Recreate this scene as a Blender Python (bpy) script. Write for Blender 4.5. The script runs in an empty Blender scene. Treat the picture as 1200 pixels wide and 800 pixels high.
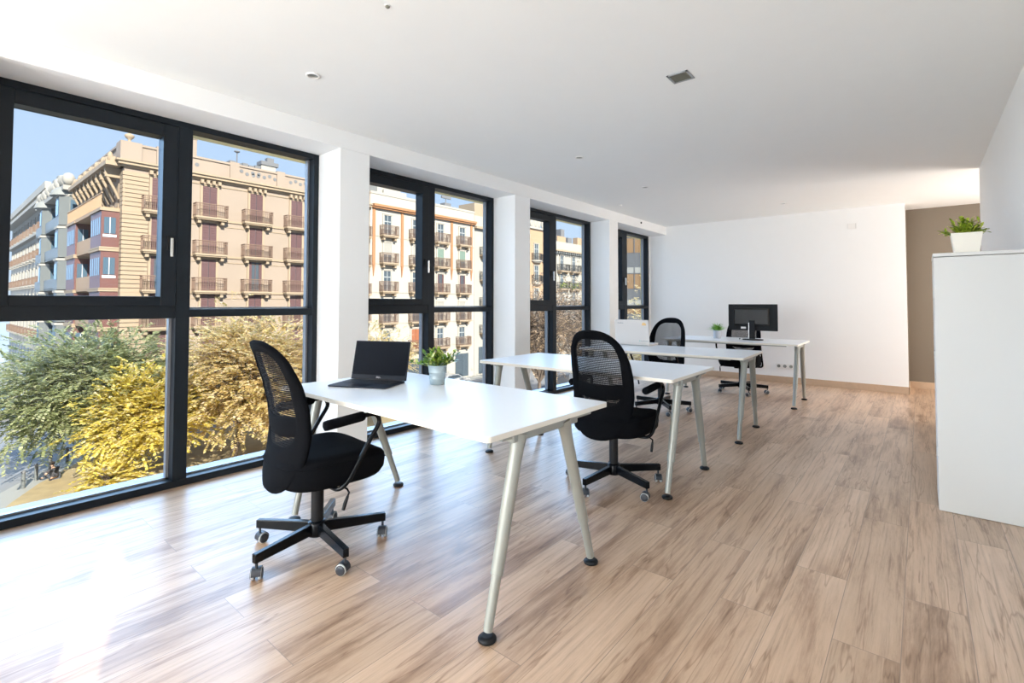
import bpy, math, random
from mathutils import Vector, Matrix, noise as mnoise
random.seed(7)
PI = math.pi
SC = bpy.context.scene
COL = SC.collection

# ------------------------------------------------------------------ camera
F_PX, CX, CY = 574.58, 606.48, 338.45
YAW, PITCH, ROLL = math.radians(-39.403), math.radians(1.668), math.radians(0.05)
CAM = Vector((3.7388, 0.0, 1.1911))
fw = Vector((math.sin(YAW) * math.cos(PITCH), math.cos(YAW) * math.cos(PITCH), math.sin(PITCH)))
r0 = Vector((math.cos(YAW), -math.sin(YAW), 0)); u0 = r0.cross(fw)
rt = math.cos(ROLL) * r0 + math.sin(ROLL) * u0
up = -math.sin(ROLL) * r0 + math.cos(ROLL) * u0
cd = bpy.data.cameras.new('camera'); cam = bpy.data.objects.new('camera', cd); COL.objects.link(cam)
cd.sensor_fit = 'HORIZONTAL'; cd.sensor_width = 36.0; cd.lens = F_PX * 36 / 1200
cd.shift_x = (600 - CX) / 1200; cd.shift_y = (CY - 400) / 1200
cd.clip_start = 0.02; cd.clip_end = 2000
M = Matrix((rt, up, -fw)).transposed().to_4x4(); M.translation = CAM
cam.matrix_world = M
SC.camera = cam

# ------------------------------------------------------------------ view, world, sun, area lights
SC.view_settings.view_transform = 'Standard'; SC.view_settings.look = 'None'
SC.view_settings.exposure = 1.07; SC.view_settings.gamma = 1.0
SC.view_settings.use_curve_mapping = False
SC.render.film_transparent = False
SC.cycles.max_bounces = 10; SC.cycles.diffuse_bounces = 5; SC.cycles.transparent_max_bounces = 24
SC.cycles.caustics_reflective = False; SC.cycles.caustics_refractive = False
SC.cycles.use_denoising = True
SC.cycles.sample_clamp_indirect = 6.0

w = bpy.data.worlds.new('sky'); SC.world = w; w.use_nodes = True
wt = w.node_tree; wt.nodes.clear()
wo = wt.nodes.new('ShaderNodeOutputWorld'); wb = wt.nodes.new('ShaderNodeBackground')
tc = wt.nodes.new('ShaderNodeTexCoord'); sx = wt.nodes.new('ShaderNodeSeparateXYZ'); cr = wt.nodes.new('ShaderNodeValToRGB')
wt.links.new(tc.outputs['Generated'], sx.inputs[0]); wt.links.new(sx.outputs['Z'], cr.inputs[0])
wt.links.new(cr.outputs[0], wb.inputs[0]); wt.links.new(wb.outputs[0], wo.inputs[0])
cr.color_ramp.elements[0].position = 0.0; cr.color_ramp.elements[0].color = (0.66, 0.80, 0.98, 1)
cr.color_ramp.elements[1].position = 0.75; cr.color_ramp.elements[1].color = (0.36, 0.55, 0.92, 1)
e = cr.color_ramp.elements.new(0.2); e.color = (0.54, 0.71, 0.97, 1)
wb.inputs[1].default_value = 0.52

def lamp(name, kind, energy, color, loc=(0, 0, 0), direction=None, **kw):
    ld = bpy.data.lights.new(name, kind); ld.energy = energy; ld.color = color
    for k, v in kw.items(): setattr(ld, k, v)
    o = bpy.data.objects.new(name, ld); COL.objects.link(o); o.location = loc
    if direction: o.rotation_euler = Vector(direction).to_track_quat('-Z', 'Y').to_euler()
    return o
SUN_EL = math.radians(30)
lamp('sun', 'SUN', 5.6, (1.0, 0.93, 0.82), direction=(-0.951 * math.cos(SUN_EL), 0.309 * math.cos(SUN_EL), -math.sin(SUN_EL)), angle=0.009)
lamp('western_fill_sun', 'SUN', 5.6, (0.38, 0.63, 1.0), direction=(0.80, -0.30, -0.31), angle=math.radians(76))  # added wide soft sun, brightens the room through the windows
lamp('rear_fill', 'AREA', 130, (0.84, 0.93, 1.0), loc=(1.75, -3.9, 1.25), direction=(0.10, 1, 0.32), shape='RECTANGLE', size=3.1, size_y=2.1)  # added fill panel behind the camera; no window stands there
lamp('rear_side_fill', 'AREA', 24, (1.0, 0.97, 0.93), loc=(0.36, -2.2, 1.2), direction=(1, 0.55, 0.45), shape='RECTANGLE', size=3.0, size_y=2.0)  # unseen extra fill at the rear left, lifts the right wall
lamp('passage_fill', 'AREA', 52, (1.0, 0.94, 0.89), loc=(5.85, 7.55, 1.35), direction=(-1, -0.22, 0.0), shape='RECTANGLE', size=1.6, size_y=1.8)  # added warm fill out of view, brightens the far end of the room

# ------------------------------------------------------------------ materials
def mat(name, color=(0.8, 0.8, 0.8), rough=0.5, metal=0.0, spec=0.5, noise=0.0, nscale=8.0, bump=0.0, bscale=60.0, emis=None, coat=0.0, sheen=0.0):
    m = bpy.data.materials.new(name); m.use_nodes = True
    nt = m.node_tree; b = nt.nodes['Principled BSDF']
    b.inputs['Base Color'].default_value = (*color, 1); b.inputs['Roughness'].default_value = rough
    b.inputs['Metallic'].default_value = metal; b.inputs['Specular IOR Level'].default_value = spec
    b.inputs['Coat Weight'].default_value = coat; b.inputs['Sheen Weight'].default_value = sheen
    t = nt.nodes.new('ShaderNodeTexCoord')
    n = nt.nodes.new('ShaderNodeTexNoise'); n.inputs['Scale'].default_value = nscale; n.inputs['Detail'].default_value = 4
    nt.links.new(t.outputs['Object'], n.inputs['Vector'])
    mx = nt.nodes.new('ShaderNodeMix'); mx.data_type = 'RGBA'
    k = noise
    mx.inputs[6].default_value = (*[max(0, c * (1 - k)) for c in color], 1)
    mx.inputs[7].default_value = (*[min(1, c * (1 + k)) for c in color], 1)
    nt.links.new(n.outputs['Fac'], mx.inputs[0]); nt.links.new(mx.outputs[2], b.inputs['Base Color'])
    if bump > 0:
        n2 = nt.nodes.new('ShaderNodeTexNoise'); n2.inputs['Scale'].default_value = bscale
        nt.links.new(t.outputs['Object'], n2.inputs['Vector'])
        bp = nt.nodes.new('ShaderNodeBump'); bp.inputs['Strength'].default_value = bump; bp.inputs['Distance'].default_value = 0.01
        nt.links.new(n2.outputs['Fac'], bp.inputs['Height']); nt.links.new(bp.outputs[0], b.inputs['Normal'])
    if emis:
        b.inputs['Emission Color'].default_value = (*emis[:3], 1); b.inputs['Emission Strength'].default_value = emis[3]
    return m

def ramp(nt, stops):
    c = nt.nodes.new('ShaderNodeValToRGB'); el = c.color_ramp.elements
    el[0].position = stops[0][0]; el[0].color = (*stops[0][1], 1)
    el[1].position = stops[-1][0]; el[1].color = (*stops[-1][1], 1)
    for p, k in stops[1:-1]:
        x = el.new(p); x.color = (*k, 1)
    return c

def floor_material():
    m = bpy.data.materials.new('oak_laminate'); m.use_nodes = True
    nt = m.node_tree; L = nt.links; b = nt.nodes['Principled BSDF']
    geo = nt.nodes.new('ShaderNodeNewGeometry'); sp = nt.nodes.new('ShaderNodeSeparateXYZ'); L.new(geo.outputs['Position'], sp.inputs[0])
    cb = nt.nodes.new('ShaderNodeCombineXYZ'); L.new(sp.outputs['Y'], cb.inputs['X']); L.new(sp.outputs['X'], cb.inputs['Y'])
    br = nt.nodes.new('ShaderNodeTexBrick'); L.new(cb.outputs[0], br.inputs['Vector'])
    br.offset = 0.37; br.offset_frequency = 2
    br.inputs['Scale'].default_value = 1.0; br.inputs['Brick Width'].default_value = 1.28; br.inputs['Row Height'].default_value = 0.193
    br.inputs['Mortar Size'].default_value = 0.0012; br.inputs['Mortar Smooth'].default_value = 0.0; br.inputs['Bias'].default_value = 0.0
    br.inputs['Color1'].default_value = (0, 0, 0, 1); br.inputs['Color2'].default_value = (1, 1, 1, 1); br.inputs['Mortar'].default_value = (0.5, 0.5, 0.5, 1)
    # per plank offset for the grain
    sc = nt.nodes.new('ShaderNodeVectorMath'); sc.operation = 'SCALE'; sc.inputs['Scale'].default_value = 37.0
    L.new(br.outputs['Color'], sc.inputs[0])
    ad = nt.nodes.new('ShaderNodeVectorMath'); ad.operation = 'ADD'; L.new(cb.outputs[0], ad.inputs[0]); L.new(sc.outputs[0], ad.inputs[1])
    def noisetex(sx_, sy_, scale, detail=6, dist=0.0, rough=0.6):
        mp = nt.nodes.new('ShaderNodeMapping'); mp.inputs['Scale'].default_value = (sx_, sy_, 1); L.new(ad.outputs[0], mp.inputs[0])
        n = nt.nodes.new('ShaderNodeTexNoise'); n.inputs['Scale'].default_value = scale; n.inputs['Detail'].default_value = detail
        n.inputs['Distortion'].default_value = dist; n.inputs['Roughness'].default_value = rough; L.new(mp.outputs[0], n.inputs['Vector']); return n
    big = noisetex(0.55, 4.2, 1.45, 8, 0.35, 0.70)
    r1 = ramp(nt, [(0.31, (0.25, 0.15, 0.095)), (0.40, (0.40, 0.26, 0.17)), (0.50, (0.57, 0.40, 0.275)), (0.68, (0.68, 0.50, 0.36))]); L.new(big.outputs['Fac'], r1.inputs[0])
    fine = noisetex(0.45, 16, 4.0, 8, 0.3, 0.7)
    r2 = ramp(nt, [(0.34, (0.60, 0.56, 0.53)), (0.48, (0.92, 0.91, 0.90)), (0.62, (1.0, 1.0, 1.0))]); L.new(fine.outputs['Fac'], r2.inputs[0])
    mul = nt.nodes.new('ShaderNodeMix'); mul.data_type = 'RGBA'; mul.blend_type = 'MULTIPLY'; mul.inputs[0].default_value = 0.85
    L.new(r1.outputs[0], mul.inputs[6]); L.new(r2.outputs[0], mul.inputs[7])
    # knots
    kn = nt.nodes.new('ShaderNodeTexVoronoi'); mk = nt.nodes.new('ShaderNodeMapping'); mk.inputs['Scale'].default_value = (1.3, 3.2, 1); L.new(ad.outputs[0], mk.inputs[0])
    kn.inputs['Scale'].default_value = 1.0; L.new(mk.outputs[0], kn.inputs['Vector'])
    rk = ramp(nt, [(0.0, (0.22, 0.16, 0.12)), (0.05, (0.50, 0.42, 0.36)), (0.11, (0.85, 0.8, 0.76)), (0.2, (1, 1, 1))]); L.new(kn.outputs['Distance'], rk.inputs[0])
    mul2 = nt.nodes.new('ShaderNodeMix'); mul2.data_type = 'RGBA'; mul2.blend_type = 'MULTIPLY'; mul2.inputs[0].default_value = 0.8
    L.new(mul.outputs[2], mul2.inputs[6]); L.new(rk.outputs[0], mul2.inputs[7])
    # grey cracks following the grain
    wv = noisetex(0.45, 6.0, 1.3, 4, 0.25, 0.55)
    rw = ramp(nt, [(0.487, (1, 1, 1)), (0.5, (0.60, 0.53, 0.48)), (0.513, (1, 1, 1))]); L.new(wv.outputs['Fac'], rw.inputs[0])
    mul3 = nt.nodes.new('ShaderNodeMix'); mul3.data_type = 'RGBA'; mul3.blend_type = 'MULTIPLY'; mul3.inputs[0].default_value = 0.8
    L.new(mul2.outputs[2], mul3.inputs[6]); L.new(rw.outputs[0], mul3.inputs[7])
    # plank tone + seams
    rp = ramp(nt, [(0.0, (0.90, 0.88, 0.86)), (1.0, (1.08, 1.06, 1.05))]); L.new(br.outputs['Color'], rp.inputs[0])
    mul4 = nt.nodes.new('ShaderNodeMix'); mul4.data_type = 'RGBA'; mul4.blend_type = 'MULTIPLY'; mul4.inputs[0].default_value = 1.0
    L.new(mul3.outputs[2], mul4.inputs[6]); L.new(rp.outputs[0], mul4.inputs[7])
    seam = nt.nodes.new('ShaderNodeMix'); seam.data_type = 'RGBA'; L.new(br.outputs['Fac'], seam.inputs[0])
    L.new(mul4.outputs[2], seam.inputs[6]); seam.inputs[7].default_value = (0.28, 0.20, 0.15, 1)
    L.new(seam.outputs[2], b.inputs['Base Color'])
    b.inputs['Roughness'].default_value = 0.34; b.inputs['Specular IOR Level'].default_value = 0.45; b.inputs['Coat Weight'].default_value = 0.06; b.inputs['Coat Roughness'].default_value = 0.22
    bp = nt.nodes.new('ShaderNodeBump'); bp.inputs['Strength'].default_value = 0.08; bp.inputs['Distance'].default_value = 0.003
    L.new(fine.outputs['Fac'], bp.inputs['Height']); L.new(bp.outputs[0], b.inputs['Normal'])
    return m

def glass_material():
    m = bpy.data.materials.new('window_glass'); m.use_nodes = True
    nt = m.node_tree; nt.nodes.clear(); L = nt.links
    out = nt.nodes.new('ShaderNodeOutputMaterial'); mx = nt.nodes.new('ShaderNodeMixShader')
    tr = nt.nodes.new('ShaderNodeBsdfTransparent'); tr.inputs[0].default_value = (0.97, 0.985, 0.98, 1)
    gl = nt.nodes.new('ShaderNodeBsdfGlossy'); gl.inputs['Roughness'].default_value = 0.01
    lw_ = nt.nodes.new('ShaderNodeLayerWeight'); pw = nt.nodes.new('ShaderNodeMath'); pw.operation = 'POWER'; pw.inputs[1].default_value = 4.5
    fr = nt.nodes.new('ShaderNodeMath'); fr.operation = 'MULTIPLY_ADD'; fr.inputs[1].default_value = 0.5; fr.inputs[2].default_value = 0.015
    L.new(lw_.outputs['Facing'], pw.inputs[0]); L.new(pw.outputs[0], fr.inputs[0])
    L.new(fr.outputs[0], mx.inputs[0]); L.new(tr.outputs[0], mx.inputs[1]); L.new(gl.outputs[0], mx.inputs[2]); L.new(mx.outputs[0], out.inputs[0])
    return m

def mesh_fabric():
    # woven chair mesh: fine black threads with open holes between them
    m = bpy.data.materials.new('black_chair_mesh'); m.use_nodes = True
    nt = m.node_tree; L = nt.links; b = nt.nodes['Principled BSDF']
    b.inputs['Base Color'].default_value = (0.010, 0.010, 0.012, 1); b.inputs['Roughness'].default_value = 0.8; b.inputs['Specular IOR Level'].default_value = 0.2
    t = nt.nodes.new('ShaderNodeTexCoord'); sp = nt.nodes.new('ShaderNodeSeparateXYZ'); L.new(t.outputs['Object'], sp.inputs[0])
    outs = []
    for ax in ('X', 'Z'):
        a = nt.nodes.new('ShaderNodeMath'); a.operation = 'MULTIPLY'; a.inputs[1].default_value = 1 / 0.009; L.new(sp.outputs[ax], a.inputs[0])
        f = nt.nodes.new('ShaderNodeMath'); f.operation = 'FRACT'; L.new(a.outputs[0], f.inputs[0])
        g = nt.nodes.new('ShaderNodeMath'); g.operation = 'LESS_THAN'; g.inputs[1].default_value = 0.42 if ax == 'Z' else 0.20; L.new(f.outputs[0], g.inputs[0])
        outs.append(g)
    mxm = nt.nodes.new('ShaderNodeMath'); mxm.operation = 'MAXIMUM'; L.new(outs[0].outputs[0], mxm.inputs[0]); L.new(outs[1].outputs[0], mxm.inputs[1])
    L.new(mxm.outputs[0], b.inputs['Alpha'])
    return m

def leaf_material(name, stops, rough=0.55, trans=0.35):
    m = bpy.data.materials.new(name); m.use_nodes = True
    nt = m.node_tree; nt.nodes.clear(); L = nt.links
    out = nt.nodes.new('ShaderNodeOutputMaterial'); geo = nt.nodes.new('ShaderNodeNewGeometry')
    c = ramp(nt, stops); L.new(geo.outputs['Random Per Island'], c.inputs[0])
    d = nt.nodes.new('ShaderNodeBsdfPrincipled'); d.inputs['Roughness'].default_value = rough; L.new(c.outputs[0], d.inputs['Base Color'])
    tr = nt.nodes.new('ShaderNodeBsdfTranslucent'); L.new(c.outputs[0], tr.inputs[0])
    mx = nt.nodes.new('ShaderNodeMixShader'); mx.inputs[0].default_value = trans
    L.new(d.outputs[0], mx.inputs[1]); L.new(tr.outputs[0], mx.inputs[2]); L.new(mx.outputs[0], out.inputs[0])
    return m

MT = dict(
    wall=mat('white_wall_paint', (0.89, 0.885, 0.87), 0.75, noise=0.01),
    wall_shaded=mat('shade_toned_taupe_wall', (0.20, 0.165, 0.125), 0.8, noise=0.01),  # recess wall tone darkened: its shade is put into the colour
    ceiling=mat('white_ceiling_paint', (0.90, 0.905, 0.885), 0.85, noise=0.01),
    skirt=mat('oak_skirting', (0.52, 0.37, 0.25), 0.5, noise=0.12, nscale=20),
    floor=floor_material(),
    frame=mat('anthracite_aluminium', (0.006, 0.010, 0.015), 0.45, 0.0, 0.28),
    seal=mat('grey_frame_rebate', (0.30, 0.31, 0.33), 0.35, 0.5),
    chrome=mat('brushed_steel', (0.72, 0.70, 0.66), 0.25, 1.0),
    glass=glass_material(),
    sill=mat('white_stone_sill', (0.62, 0.64, 0.70), 0.6, noise=0.04),
    lintel=mat('ochre_render', (0.80, 0.66, 0.34), 0.85, noise=0.04),
    desk=mat('white_desktop', (0.86, 0.865, 0.87), 0.30, spec=0.5),
    desk_edge=mat('cream_edge_band', (0.84, 0.79, 0.70), 0.5),
    leg=mat('silver_grey_lacquer', (0.35, 0.36, 0.325), 0.38, 0.2),
    blackp=mat('black_plastic', (0.008, 0.008, 0.009), 0.5, spec=0.3),
    tube=mat('black_lacquered_steel', (0.003, 0.004, 0.006), 0.24, 0.0, 0.2),
    fabric=mat('black_chair_fabric', (0.0035, 0.004, 0.0055), 0.95, spec=0.1, noise=0.2, nscale=120, bump=0.25, bscale=700),
    mesh=mesh_fabric(),
    castring=mat('pale_grey_tread', (0.55, 0.56, 0.56), 0.4),
    wheel=mat('dark_caster_wheel', (0.03, 0.035, 0.045), 0.4),
    dark=mat('dark_laptop_shell', (0.012, 0.016, 0.026), 0.5, 0.1, 0.2),
    screen=mat('dark_screen', (0.004, 0.006, 0.011), 0.45, spec=0.06),
    key=mat('keycaps', (0.012, 0.014, 0.018), 0.5),
    logo=mat('silver_print', (0.7, 0.7, 0.72), 0.4),
    silver=mat('silver_laptop_edge', (0.5, 0.5, 0.52), 0.3, 0.8),
    wlap=mat('white_laptop_shell', (0.72, 0.675, 0.64), 0.4),
    orange=mat('orange_print', (0.85, 0.50, 0.08), 0.5),
    greyp=mat('grey_print', (0.35, 0.37, 0.38), 0.5),
    teal=mat('teal_print', (0.25, 0.55, 0.45), 0.5),
    monitor=mat('monitor_black', (0.006, 0.007, 0.009), 0.5, spec=0.2),
    monback=mat('monitor_back_panel', (0.022, 0.022, 0.022), 0.4, spec=0.3),
    zinc=mat('galvanised_zinc', (0.42, 0.50, 0.53), 0.5, 0.35, noise=0.12, nscale=30),
    creampot=mat('cream_ceramic', (0.85, 0.80, 0.70), 0.5),
    soil=mat('dark_soil', (0.03, 0.022, 0.015), 0.95, noise=0.4, nscale=80),
    cab=mat('white_cabinet_foil', (0.66, 0.65, 0.62), 0.42),
    plate=mat('white_plastic_plate', (0.84, 0.82, 0.79), 0.4),
    lampg=mat('lamp_reflector', (0.30, 0.30, 0.27), 0.3, 0.7),
    grille=mat('dark_grille', (0.16, 0.155, 0.12), 0.5),
    leaf1=leaf_material('broad_green_leaf', [(0, (0.07, 0.15, 0.03)), (0.4, (0.20, 0.36, 0.06)), (0.75, (0.46, 0.56, 0.10)), (1, (0.78, 0.76, 0.28))], 0.35, 0.2),
    leaf3=leaf_material('grassy_green_leaf', [(0, (0.08, 0.25, 0.02)), (0.5, (0.18, 0.45, 0.04)), (1, (0.36, 0.62, 0.10))], 0.4, 0.25),
    leaf4=leaf_material('olive_green_leaf', [(0, (0.12, 0.20, 0.01)), (0.5, (0.32, 0.43, 0.03)), (1, (0.62, 0.68, 0.10))], 0.4, 0.25),
    # the street
    asphalt=mat('asphalt', (0.224, 0.229, 0.239), 0.9, noise=0.08, nscale=0.4),
    paving=mat('pavement_slabs', (0.307, 0.307, 0.291), 0.9, noise=0.08, nscale=0.9),
    lawn=mat('dry_lawn', (0.345, 0.267, 0.142), 1.0, noise=0.35, nscale=1.6),
    stoneA=mat('cream_plaster', (0.319, 0.246, 0.172), 0.9, noise=0.06, nscale=0.6),
    stoneA2=mat('pale_pink_plaster', (0.286, 0.229, 0.184), 0.9, noise=0.10, nscale=0.5),
    stoneB=mat('pale_plaster', (0.376, 0.352, 0.311), 0.9, noise=0.04, nscale=0.5),
    stoneC=mat('white_plaster', (0.335, 0.319, 0.286), 0.9, noise=0.05, nscale=0.5),
    stoneD=mat('orange_plaster', (0.360, 0.246, 0.156), 0.9, noise=0.08, nscale=0.5),
    stoneG=mat('grey_plaster', (0.238, 0.246, 0.238), 0.9, noise=0.1, nscale=0.5),
    terracotta=mat('terracotta_trim', (0.319, 0.156, 0.074), 0.85, noise=0.06),
    maroon=mat('maroon_timber', (0.123, 0.047, 0.041), 0.6, noise=0.12, nscale=2),
    shutter=mat('plum_shutter', (0.098, 0.047, 0.049), 0.6, noise=0.15, nscale=3),
    shutterG=mat('green_blind', (0.143, 0.205, 0.172), 0.7),
    shutterW=mat('pale_blind', (0.294, 0.286, 0.262), 0.7),
    redoor=mat('orange_door', (0.294, 0.106, 0.049), 0.6),
    rail=mat('balcony_iron', (0.172, 0.110, 0.078), 0.6),
    raild=mat('dark_balcony_iron', (0.041, 0.041, 0.041), 0.6),
    bluegrey=mat('blue_grey_timber', (0.135, 0.147, 0.147), 0.6, noise=0.1, nscale=2),
    pane=mat('dark_window_pane', (0.06, 0.08, 0.10), 0.35, spec=0.25),
    paneb=mat('blue_window_pane', (0.06, 0.105, 0.15), 0.4, spec=0.2),
    roof=mat('grey_roof', (0.143, 0.147, 0.156), 0.8),
    modern=mat('grey_cladding', (0.082, 0.090, 0.102), 0.5),
    brown=mat('brown_panel', (0.184, 0.110, 0.049), 0.6, noise=0.3, nscale=0.5),
    bark=mat('bark', (0.13, 0.10, 0.08), 0.95, noise=0.3, nscale=6),
    barkp=mat('pale_bark', (0.164, 0.139, 0.115), 0.95, noise=0.3, nscale=6),
    leafG=leaf_material('grey_green_foliage', [(0, (0.210, 0.243, 0.106)), (0.5, (0.355, 0.397, 0.194)), (0.85, (0.485, 0.501, 0.283)), (1, (0.607, 0.582, 0.389))], 0.6, 0.5),
    leafY=leaf_material('yellow_autumn_foliage', [(0, (0.485, 0.404, 0.081)), (0.35, (0.728, 0.599, 0.113)), (0.7, (0.768, 0.680, 0.210)), (1, (0.793, 0.696, 0.501))], 0.6, 0.52),
    leafY2=leaf_material('pink_yellow_foliage', [(0, (0.427, 0.371, 0.113)), (0.3, (0.696, 0.534, 0.275)), (0.65, (0.744, 0.631, 0.291)), (1, (0.776, 0.646, 0.519))], 0.6, 0.55),
    leafB=leaf_material('brown_winter_foliage', [(0, (0.145, 0.099, 0.063)), (0.5, (0.379, 0.264, 0.163)), (1, (0.680, 0.525, 0.362))], 0.7, 0.2),
    skin=mat('skin', (0.60, 0.38, 0.27), 0.6),
    cloth=mat('charcoal_cloth', (0.05, 0.05, 0.06), 0.9),
    jeans=mat('dark_trousers', (0.06, 0.07, 0.09), 0.9),
    hair=mat('dark_hair', (0.03, 0.02, 0.015), 0.8),
    carw=mat('white_car_paint', (0.348, 0.352, 0.356), 0.25, coat=0.5),
    card=mat('dark_car_paint', (0.06, 0.08, 0.10), 0.25, coat=0.5),
    tyre=mat('tyre_rubber', (0.02, 0.02, 0.02), 0.9),
)

# ------------------------------------------------------------------ mesh builder
class MB:
    def __init__(s): s.v = []; s.f = []; s.sm = []
    def add(s, vs, fs, smooth=False, T=None):
        n = len(s.v)
        for p in vs:
            p = Vector(p)
            s.v.append(T @ p if T else p)
        for f in fs: s.f.append(tuple(n + i for i in f)); s.sm.append(smooth)
        return s
    def box(s, x0, x1, y0, y1, z0, z1, T=None):
        v = [(x0, y0, z0), (x1, y0, z0), (x1, y1, z0), (x0, y1, z0), (x0, y0, z1), (x1, y0, z1), (x1, y1, z1), (x0, y1, z1)]
        return s.add(v, [(0, 3, 2, 1), (4, 5, 6, 7), (0, 1, 5, 4), (1, 2, 6, 5), (2, 3, 7, 6), (3, 0, 4, 7)], False, T)
    def poly(s, pts, z0, z1, T=None, smooth=False):
        n = len(pts); v = [(x, y, z0) for x, y in pts] + [(x, y, z1) for x, y in pts]
        s.add(v, [tuple(range(n))[::-1], tuple(range(n, 2 * n))] + [(i, (i + 1) % n, n + (i + 1) % n, n + i) for i in range(n)], False, T)
        return s
    def tube(s, pts, r, n=10, T=None, caps=True, flat=None):
        pts = [Vector(p) for p in pts]; rr = r if isinstance(r, (list, tuple)) else [r] * len(pts)
        vs = []; fs = []; prev = None
        for i, p in enumerate(pts):
            d = (pts[min(i + 1, len(pts) - 1)] - pts[max(i - 1, 0)]).normalized()
            if prev is None:
                a = Vector((0, 0, 1)) if abs(d.z) < 0.9 else Vector((1, 0, 0)); x = d.cross(a).normalized()
            else: x = (prev - d * prev.dot(d)).normalized()
            prev = x; y = d.cross(x)
            for k in range(n):
                t = 2 * PI * k / n; vs.append(p + x * math.cos(t) * rr[i] + y * math.sin(t) * rr[i])
        for i in range(len(pts) - 1):
            for k in range(n): fs.append((i * n + k, i * n + (k + 1) % n, (i + 1) * n + (k + 1) % n, (i + 1) * n + k))
        s.add(vs, fs, True, T)
        if caps:
            m = len(pts) - 1
            s.add([vs[k] for k in range(n)], [tuple(range(n))[::-1]], False, T)
            s.add([vs[m * n + k] for k in range(n)], [tuple(range(n))], False, T)
        return s
    def bar(s, a, b, wd, ht, T=None):      # rectangular bar between two points, ht along z
        a = Vector(a); b = Vector(b); d = (b - a).normalized(); x = d.cross(Vector((0, 0, 1))).normalized(); z = x.cross(d)
        vs = []
        for p in (a, b):
            for sx_, sz_ in ((-1, -1), (1, -1), (1, 1), (-1, 1)): vs.append(p + x * wd / 2 * sx_ + z * ht / 2 * sz_)
        return s.add(vs, [(0, 1, 2, 3), (7, 6, 5, 4), (0, 4, 5, 1), (1, 5, 6, 2), (2, 6, 7, 3), (3, 7, 4, 0)], False, T)
    def lathe(s, prof, n=24, c=(0, 0, 0), T=None, smooth=True):
        vs = []; fs = []
        for r, z in prof:
            for k in range(n):
                t = 2 * PI * k / n; vs.append((c[0] + r * math.cos(t), c[1] + r * math.sin(t), c[2] + z))
        for i in range(len(prof) - 1):
            for k in range(n): fs.append((i * n + k, i * n + (k + 1) % n, (i + 1) * n + (k + 1) % n, (i + 1) * n + k))
        s.add(vs, fs, smooth, T)
        m = len(prof) - 1
        s.add(vs[:n], [tuple(range(n))[::-1]], False, T); s.add(vs[m * n:], [tuple(range(n))], False, T)
        return s
    def ball(s, c, rx, ry=None, rz=None, nu=10, nv=7, T=None):
        ry = ry or rx; rz = rz or rx; vs = []; fs = []
        for j in range(nv + 1):
            ph = -PI / 2 + PI * j / nv
            for k in range(nu):
                t = 2 * PI * k / nu
                vs.append((c[0] + rx * math.cos(ph) * math.cos(t), c[1] + ry * math.cos(ph) * math.sin(t), c[2] + rz * math.sin(ph)))
        for j in range(nv):
            for k in range(nu): fs.append((j * nu + k, j * nu + (k + 1) % nu, (j + 1) * nu + (k + 1) % nu, (j + 1) * nu + k))
        return s.add(vs, fs, True, T)
    def build(s, name, m, parent=None, bevel=0.0, loc=None, seg=2):
        me = bpy.data.meshes.new(name); me.from_pydata([tuple(p) for p in s.v], [], s.f); me.update()
        me.polygons.foreach_set('use_smooth', s.sm)
        me.materials.append(MT[m] if isinstance(m, str) else m)
        o = bpy.data.objects.new(name, me); COL.objects.link(o)
        if parent: o.parent = parent
        if loc: o.location = loc
        if bevel > 0:
            b = o.modifiers.new('bevel', 'BEVEL'); b.width = bevel; b.segments = seg; b.limit_method = 'ANGLE'; b.angle_limit = math.radians(40)
        return o

def tag(o, label=None, cat=None, group=None, kind=None):
    if label: o['label'] = label
    if cat: o['category'] = cat
    if group: o['group'] = group
    if kind: o['kind'] = kind
    return o
def empty(name, loc=(0, 0, 0), rz=0.0, label=None, cat=None, group=None, kind=None):
    o = bpy.data.objects.new(name, None); COL.objects.link(o); o.location = loc; o.rotation_euler = (0, 0, rz)
    o.empty_display_size = 0.1
    return tag(o, label, cat, group, kind)
def copy_tree(o, parent=None):
    c = o.copy(); COL.objects.link(c)
    if parent: c.parent = parent
    for ch in list(o.children): copy_tree(ch, c)
    return c
def struct(o, label, cat):
    return tag(o, label, cat, kind='structure')
def sup(n, a, b, e, k=0.0):     # superellipse outline points
    out = []
    for i in range(n):
        t = 2 * PI * i / n + k; c, s_ = math.cos(t), math.sin(t)
        out.append((a * math.copysign(abs(c) ** (2 / e), c), b * math.copysign(abs(s_) ** (2 / e), s_)))
    return out

# ------------------------------------------------------------------ room shell
HT, HC, D = 2.3865, 2.5286, 0.3135      # window head, ceiling, wall thickness inside the glass
YB, XB, XR = 8.26, 3.60, 4.2086
YR = -0.40
struct(MB().box(-0.12, 6.2, YR - 0.03, 9.4, -0.2, 0.0).box(-0.12, 3.57, -4.3, YR - 0.03, -0.2, 0.0).build('floor', 'floor'), 'pale oak laminate floor of long planks', 'floor')
struct(MB().box(-0.4, 6.2, YR - 0.03, 9.4, HC, HC + 0.25).box(-0.4, 3.57, -4.3, YR - 0.03, HC, HC + 0.25).build('ceiling', 'ceiling'), 'flat white painted ceiling', 'ceiling')
WINS = [(0.16, 2.022), (2.285, 4.125), (4.395, 6.243), (6.50, 8.235)]
b = MB()
b.box(-0.12, D, -4.2, 9.0, HT, HC)                         # beam over the windows
prev = -4.2
for y0, y1 in WINS:
    b.box(-0.12, D, prev, y0, 0, HT); prev = y1
b.box(-0.12, D - 0.3, prev, 9.0, 0, HT)
struct(b.build('wall_left', 'wall', bevel=0.004), 'white window wall with square piers and beam', 'wall')
b = MB(); b.box(D, XB, YB, YB + 0.14, 0, HC); b.box(-0.12, D, YB, YB + 0.14, 0, HC)
struct(b.build('wall_back', 'wall'), 'white end wall behind the furthest desk', 'wall')
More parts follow.
